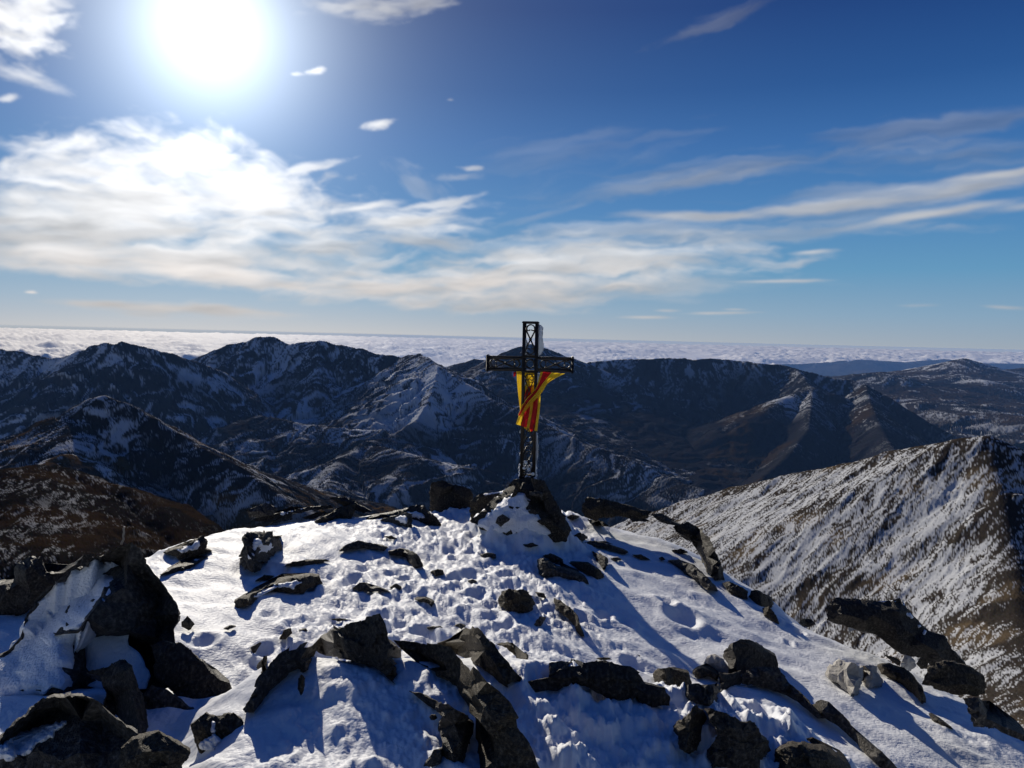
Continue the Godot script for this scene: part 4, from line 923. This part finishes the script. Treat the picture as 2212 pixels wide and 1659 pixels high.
func beam(a: Vector3, b: Vector3, along_x: Vector3, along_z: Vector3) -> ArrayMesh:     # an angle iron from a to b: two thin legs
	var st := SurfaceTool.new()
	st.begin(Mesh.PRIMITIVE_TRIANGLES)
	var w := .044
	var t := .006
	for leg in [[along_x, along_z], [along_z, along_x]]:
		var u: Vector3 = leg[0] * w; var v: Vector3 = leg[1] * t
		var o: Vector3 = Vector3.ZERO if leg[0] == along_x else along_x * t
		if leg[0] == along_z: u = leg[0] * (w - t); o = along_z * t; v = along_x * t
		var c := [a + o, a + o + u, a + o + u + v, a + o + v, b + o, b + o + u, b + o + u + v, b + o + v]
		for q in [[0, 1, 2, 3], [7, 6, 5, 4], [0, 4, 5, 1], [1, 5, 6, 2], [2, 6, 7, 3], [3, 7, 4, 0]]:
			for i in [0, 1, 2, 0, 2, 3]: st.add_vertex(c[q[i]])
	st.generate_normals()
	return st.commit()

func scroll(points: Array, z: float, turn: Callable, r := .007) -> ArrayMesh:
	var st := SurfaceTool.new()
	st.begin(Mesh.PRIMITIVE_TRIANGLES)
	for line in points:
		var path := []
		for p in line: path.append(turn.call(p, z))
		tube(st, path, r, 6)
	st.generate_normals()
	return st.commit()

func arc(cx: float, cy: float, r: float, a0: float, a1: float, n := 14, shrink := 0.0) -> Array:
	var out := []
	for k in n + 1:
		var f := float(k) / n
		var a := deg_to_rad(lerpf(a0, a1, f))
		out.append(Vector2(cx + cos(a) * r * (1.0 - shrink * f), cy + sin(a) * r * (1.0 - shrink * f)))
	return out

func build_cross() -> void:
	var root := Node3D.new()
	root.name = numbered("summit_cross")
	add_child(root)
	root.position = cross_at + Vector3(0, .80, 0)
	root.rotation.y = deg_to_rad(-4.0)
	root.rotation.z = deg_to_rad(.3)
	tag(root, "openwork wrought iron summit cross crusted with rime on a rocky mound", "cross")
	var H := 2.22
	var w := .11
	var a0 := 1.53
	var a1 := 1.74
	var arm := .605
	for sx in [-1, 1]:
		for sz in [-1, 1]:
			put("post", beam(Vector3(sx * w, 0, sz * w), Vector3(sx * w, H, sz * w), Vector3(-sx, 0, 0), Vector3(0, 0, -sz)), M.iron, root)
			for y in [a0, a1]:
				put("arm_bar", beam(Vector3(sx * arm, y, sz * w), Vector3(sx * w, y, sz * w), Vector3(0, 1 if y == a0 else -1, 0), Vector3(0, 0, -sz)), M.iron, root)
	for y in [.02, a0, a1, H]:
		var st := SurfaceTool.new()
		st.begin(Mesh.PRIMITIVE_TRIANGLES)
		var s := w - .003
		for k in [[Vector3(-s, y, -s), Vector3(s, y, -s)], [Vector3(s, y, -s), Vector3(s, y, s)], [Vector3(s, y, s), Vector3(-s, y, s)], [Vector3(-s, y, s), Vector3(-s, y, -s)]]:
			tube(st, [k[0], k[1]], .017, 4)
		st.generate_normals()
		put("cross_brace", st.commit(), M.iron, root)
	for sx in [-1, 1]:
		var st := SurfaceTool.new()
		st.begin(Mesh.PRIMITIVE_TRIANGLES)
		var x: float = sx * (arm - .003)
		for k in [[Vector3(x, a0, -w), Vector3(x, a1, -w)], [Vector3(x, a1, -w), Vector3(x, a1, w)], [Vector3(x, a1, w), Vector3(x, a0, w)], [Vector3(x, a0, w), Vector3(x, a0, -w)]]:
			tube(st, [k[0], k[1]], .02, 4)
		st.generate_normals()
		put("end_frame", st.commit(), M.iron, root)
	# scrollwork panels, one for each opening, on the front and back faces
	var r := .058
	var panel := func(length: float) -> Array:
		var lines := []
		for s in [-1.0, 1.0]:
			var end: float = s * (length * .5 - r - .01)
			lines.append(arc(0, end, r, 0 if s > 0 else 180, 180 if s > 0 else 360))
			for q in [-1.0, 1.0]:
				var curl := arc(q * r * .5, end, r * .5, 0 if q > 0 else 180, -s * 150 + (0 if q > 0 else 180 + s * 300), 12, .25)
				lines.append(curl)
			for q in [-1.0, 1.0]:
				lines.append([Vector2(q * r, end), Vector2(q * r * .9, end - s * r * .8), Vector2(0, 0)])
		lines.append(arc(0, 0, .012, 0, 360, 8))
		return lines
	for z in [w - .01, -w + .01]:
		put("scrollwork", scroll(panel.call(H - a1 - .04), z, func(p, zz): return Vector3(p.x, (H + a1) * .5 + p.y, zz)), M.iron, root)
		put("scrollwork", scroll(panel.call(.46), z, func(p, zz): return Vector3(p.x, a0 - .26 + p.y, zz)), M.iron, root)
		put("scrollwork", scroll(panel.call(.50), z, func(p, zz): return Vector3(p.x, a0 - .80 + p.y, zz)), M.iron, root)
		put("scrollwork", scroll(panel.call(.44), z, func(p, zz): return Vector3(p.x, a0 - 1.30 + p.y, zz)), M.iron, root)
		for s in [-1.0, 1.0]:
			put("scrollwork", scroll(panel.call(arm - w - .05), z, func(p, zz): return Vector3(s * (arm + w) * .5 + p.y, (a0 + a1) * .5 + p.x * .92, zz)), M.iron, root)
		put("ring", scroll([arc(0, 0, .062, 0, 360, 24)], z, func(p, zz): return Vector3(p.x, (a0 + a1) * .5 + p.y, zz), .009), M.iron, root)
	for s in [-1.0, 1.0]:
		for seg in [[a1 + .02, H - .02], [.05, .55], [.55, 1.05], [1.05, 1.5]]:
			for q in [-1.0, 1.0]:
				put("lattice_bar", scroll([[Vector2(-w * q, seg[0]), Vector2(w * q, seg[1])]], s * (w - .012), func(p, zz): return Vector3(zz, p.y, p.x)), M.iron, root)
	# rime: plates of frozen fog grown out sideways from the irons
	var plates := [
		[[.115, 2.2], [.15, 2.19], [.178, 2.15], [.175, 2.08], [.172, 2.0], [.178, 1.94], [.19, 1.90], [.188, 1.85], [.165, 1.80], [.15, 1.77], [.135, 1.76], [.115, 1.74]],
		[[.10, .66], [.128, .64], [.13, .55], [.142, .46], [.14, .40], [.132, .36], [.14, .30], [.128, .24], [.118, .15], [.108, .05], [.10, .02]],
		[[-.065, 2.0], [-.05, 1.97], [-.042, 1.92], [-.05, 1.84], [-.045, 1.78], [-.085, 1.75], [-.09, 1.82]],
		[[.10, 1.50], [.155, 1.50], [.15, 1.44], [.13, 1.38], [.105, 1.33]],
		[[-.10, 1.42], [-.05, 1.41], [-.05, 1.36], [-.08, 1.28], [-.10, 1.24]],
		[[-.13, .66], [-.115, .70], [-.10, .67], [-.11, .645]], [[-.125, .34], [-.115, .36], [-.105, .34], [-.115, .325]]]
	for pl in plates:
		var st := SurfaceTool.new()
		st.begin(Mesh.PRIMITIVE_TRIANGLES)
		var poly := PackedVector2Array()
		for k in pl.size():
			var a := Vector2(pl[k][0], pl[k][1]); var b := Vector2(pl[(k + 1) % pl.size()][0], pl[(k + 1) % pl.size()][1])
			for i in 4:
				poly.append(a.lerp(b, i / 4.0) + (Vector2(rough.get_noise_2d(k * 91.0 + i * 23.0, 5), rough.get_noise_2d(k * 57.0 + i * 31.0, 9)) * .012 if i > 0 else Vector2.ZERO))
		var ix := Geometry2D.triangulate_polygon(poly)
		for face in [[.075, 1], [-.09, -1]]:
			for k in range(0, ix.size(), 3):
				for o in [0, 1, 2]:
					var p := poly[ix[k + (o if face[1] > 0 else 2 - o)]]
					st.add_vertex(Vector3(p.x, p.y, face[0] + rough.get_noise_2d(p.x * 400.0, p.y * 400.0) * .03))
		for k in poly.size():
			var a := poly[k]; var b := poly[(k + 1) % poly.size()]
			var za := rough.get_noise_2d(a.x * 400.0, a.y * 400.0) * .03; var zb := rough.get_noise_2d(b.x * 400.0, b.y * 400.0) * .03
			var c := [Vector3(a.x, a.y, .075 + za), Vector3(b.x, b.y, .075 + zb), Vector3(b.x, b.y, -.09 + zb), Vector3(a.x, a.y, -.09 + za)]
			for i in [0, 1, 2, 0, 2, 3]: st.add_vertex(c[i])
		st.generate_normals()
		put("rime_plate", st.commit(), M.rime, root)
	# rime crust round the foot
	var st := SurfaceTool.new()
	st.begin(Mesh.PRIMITIVE_TRIANGLES)
	rng.seed = 55
	for k in 46:
		var side := rng.randi_range(0, 1) * 2 - 1
		var p := Vector3(rng.randf_range(-.12, .11), pow(rng.randf(), 1.6) * .24, .112 * side + .004)
		if rng.randf() < .5: p = Vector3(.112 * side, p.y, rng.randf_range(-.12, .12))
		var s := rng.randf_range(.012, .03)
		var ball := SphereMesh.new()
		ball.radius = s; ball.height = s * 1.7; ball.radial_segments = 7; ball.rings = 4
		st.append_from(ball, 0, Transform3D(Basis.from_euler(Vector3(rng.randf() * 3, rng.randf() * 3, 0)), p))
	put("rime_crust", st.commit(), M.rime, root).set_meta("kind", "stuff")
	build_flag(root)

func strip(st: SurfaceTool, left: Array, right: Array, bands: Array, wave: float, seeded: float) -> void:
	# cloth between two edges; bands: [share of the width, is red]
	var A := Curve3D.new(); var B := Curve3D.new()
	A.bake_interval = .01; B.bake_interval = .01
	for set in [[A, left], [B, right]]:
		var pts: Array = set[1]
		for k in pts.size():
			var tan: Vector3 = (pts[mini(k + 1, pts.size() - 1)] - pts[maxi(k - 1, 0)]) * .17
			set[0].add_point(pts[k], -tan, tan)
	var n := 36
	var across := 40
	var grid := []
	for i in n + 1:
		var row := []
		var a := A.sample_baked(A.get_baked_length() * i / n); var b := B.sample_baked(B.get_baked_length() * i / n)
		for j in across + 1:
			var p := a.lerp(b, float(j) / across)
			p.z += sin(j * .55 + i * .12 + seeded) * wave + rough.get_noise_2d(j * 4.0 + seeded * 50.0, i * 3.0) * wave
			row.append(p)
		grid.append(row)
	for i in n:
		for j in across:
			var u := (j + .5) / across
			var red := false
			var edge := 0.0
			for bnd in bands:
				edge += bnd[0]
				if u <= edge:
					red = bnd[1]
					break
			st.set_color(Color(.50, .012, .016) if red else Color(.80, .53, .03))
			for q in [[i, j], [i + 1, j], [i, j + 1], [i, j + 1], [i + 1, j], [i + 1, j + 1]]: st.add_vertex(grid[q[0]][q[1]])

func z_at(x: float, y: float, z: float) -> Vector3:       # a point read off the close view of the cross, in the cross's own metres
	return Vector3((x - 502.0 - (1000.0 - y) * .018) * .001542, (1540.0 - y) * .001542, z)

func build_flag(crossed: Node3D) -> void:
	var root := Node3D.new()
	root.name = numbered("flag")
	add_child(root)
	root.transform = crossed.transform
	tag(root, "yellow and red striped flag tied and wrapped round the iron cross", "flag")
	var y := false
	var r := true
	var st := SurfaceTool.new()
	st.begin(Mesh.PRIMITIVE_TRIANGLES)      # the band swept from the arm across the front
	strip(st, [z_at(610, 545, .05), z_at(570, 690, .12), z_at(480, 800, .15), z_at(440, 870, .16), z_at(405, 950, .16)],
		[z_at(835, 560, .08), z_at(690, 640, .16), z_at(625, 735, .175), z_at(520, 855, .175), z_at(440, 960, .165)], [[.10, y], [.36, r], [.54, y]], .011, 1.0)
	st.generate_normals()
	put("front_band", st.commit(), M.cloth, root)
	st = SurfaceTool.new()
	st.begin(Mesh.PRIMITIVE_TRIANGLES)      # the bunched lower end
	strip(st, [z_at(440, 850, .145), z_at(420, 930, .14), z_at(386, 1032, .128)], [z_at(612, 740, .145), z_at(608, 880, .15), z_at(582, 1095, .12)], [[.22, y], [.27, r], [.14, y], [.24, r], [.13, y]], .018, 2.0)
	st.generate_normals()
	put("hanging_end", st.commit(), M.cloth, root)
	st = SurfaceTool.new()
	st.begin(Mesh.PRIMITIVE_TRIANGLES)      # the piece behind the scrollwork
	strip(st, [z_at(462, 560, -.02), z_at(466, 700, .0), z_at(462, 900, .04)], [z_at(560, 560, -.02), z_at(560, 700, .02), z_at(590, 900, .05)], [[1.0, y]], .008, 3.0)
	strip(st, [z_at(500, 690, .03), z_at(462, 770, .04), z_at(470, 960, .08)], [z_at(552, 665, .03), z_at(560, 760, .05), z_at(560, 980, .09)], [[.6, r], [.4, y]], .008, 4.0)
	st.generate_normals()
	put("inner_fold", st.commit(), M.cloth, root)
	st = SurfaceTool.new()
	st.begin(Mesh.PRIMITIVE_TRIANGLES)      # the narrow strip down the other side
	strip(st, [z_at(384, 548, .0), z_at(392, 650, .03), z_at(410, 800, .07), z_at(424, 910, .11)], [z_at(440, 548, .02), z_at(440, 700, .05), z_at(446, 820, .09), z_at(450, 890, .12)], [[1.0, y]], .005, 5.0)
	strip(st, [z_at(440, 1050, .05), z_at(470, 1080, .06), z_at(500, 1105, .05)], [z_at(540, 1000, .06), z_at(545, 1050, .07), z_at(540, 1100, .05)], [[.5, y], [.5, r]], .006, 6.0)
	strip(st, [z_at(357, 560, .0), z_at(360, 585, .01), z_at(356, 602, .01)], [z_at(384, 556, .0), z_at(380, 580, .01), z_at(372, 600, .01)], [[1.0, r]], .004, 7.0)
	st.generate_normals()
	put("side_tail", st.commit(), M.cloth, root)

# ----------------------------------------------------------------
func _ready() -> void:
	var camera := Camera3D.new()
	camera.name = "camera"
	camera.fov = 52.0
	camera.near = .05
	camera.far = 400000.0
	camera.position = EYE
	camera.rotation = Vector3(deg_to_rad(-3.38), 0, deg_to_rad(1.38))
	add_child(camera)
	camera.current = true
	view = camera.basis
	sun = ray(452, 62).normalized()
	var env := Environment.new()
	env.tonemap_mode = Environment.TONE_MAPPER_LINEAR
	env.tonemap_exposure = 1.0
	env.background_energy_multiplier = 1.0
	env.sdfgi_enabled = true
	env.ssao_enabled = true
	env.ssil_enabled = true
	env.fog_enabled = true
	env.fog_density = .000019
	env.fog_light_color = Color(.50, .70, 1.0)
	build_sky(env)
	var world := WorldEnvironment.new()
	world.name = "environment"
	world.environment = env
	add_child(world)
	var light := DirectionalLight3D.new()
	light.name = "sun"
	light.light_energy = 1.42
	light.light_color = Color(1.0, .965, .90)
	light.light_angular_distance = .53
	light.shadow_enabled = true
	add_child(light)
	light.look_at_from_position(Vector3.ZERO, -sun, Vector3.UP)
	print("sky ", Time.get_ticks_msec())

	soft = noise(FastNoiseLite.TYPE_SIMPLEX_SMOOTH, .35, 3, 5)
	lump = noise(FastNoiseLite.TYPE_CELLULAR, 4.2, 2, 6)
	lump.cellular_return_type = FastNoiseLite.RETURN_DISTANCE
	fine = noise(FastNoiseLite.TYPE_SIMPLEX_SMOOTH, 5.0, 4, 7)
	crust = noise(FastNoiseLite.TYPE_SIMPLEX_SMOOTH, 1.1, 3, 8)
	rough = noise(FastNoiseLite.TYPE_SIMPLEX_SMOOTH, .06, 4, 9)
	chip = noise(FastNoiseLite.TYPE_CELLULAR, 1.0, 2, 10)
	chip.cellular_return_type = FastNoiseLite.RETURN_CELL_VALUE
	cross_at = at(1140, 1032, 11.2) - Vector3(0, .80, 0)
	verge = PackedVector2Array([Vector2(-9, 2), Vector2(-6.3, 6.2), Vector2(-4.7, 9), Vector2(-3.9, 11.2), Vector2(-1.3, 12.6), Vector2(1.2, 13.1), Vector2(2.6, 12.8), Vector2(3.2, 11.4), Vector2(3.4, 10.0), Vector2(4.3, 9.0), Vector2(5.4, 7.0), Vector2(6.2, 4), Vector2(6.2, -3), Vector2(-9, -3)])
	for p in [[1475, 1335, .16], [1010, 1245, .12], [1440, 1300, .1], [770, 1250, .1], [850, 1240, .09], [790, 1230, .08], [1730, 1365, .05], [1755, 1358, .05], [1705, 1385, .05], [1790, 1355, .05], [1840, 1375, .05], [1700, 1350, .05]]:
		var g := meet(p[0], p[1])
		print_at(g.x, g.z, p[2])
	rng.seed = 4242
	for k in 80:
		var d := rng.randf_range(6.0, 12.0)
		print_at(-.5 + (d - 9.0) * .12 + rng.randfn() * 1.05, -d, rng.randf_range(.06, .10))
	for k in 14: print_at(rng.randf_range(.0, 1.8), -rng.randf_range(3.4, 4.9), rng.randf_range(.08, .13))
	build_materials()
	print("materials ", Time.get_ticks_msec())
	build_ground()
	print("ground ", Time.get_ticks_msec())
	build_mountains()
	print("mountains ", Time.get_ticks_msec())
	build_cloud_sea()
	build_cross()
	build_rocks()
	print("rocks ", Time.get_ticks_msec())
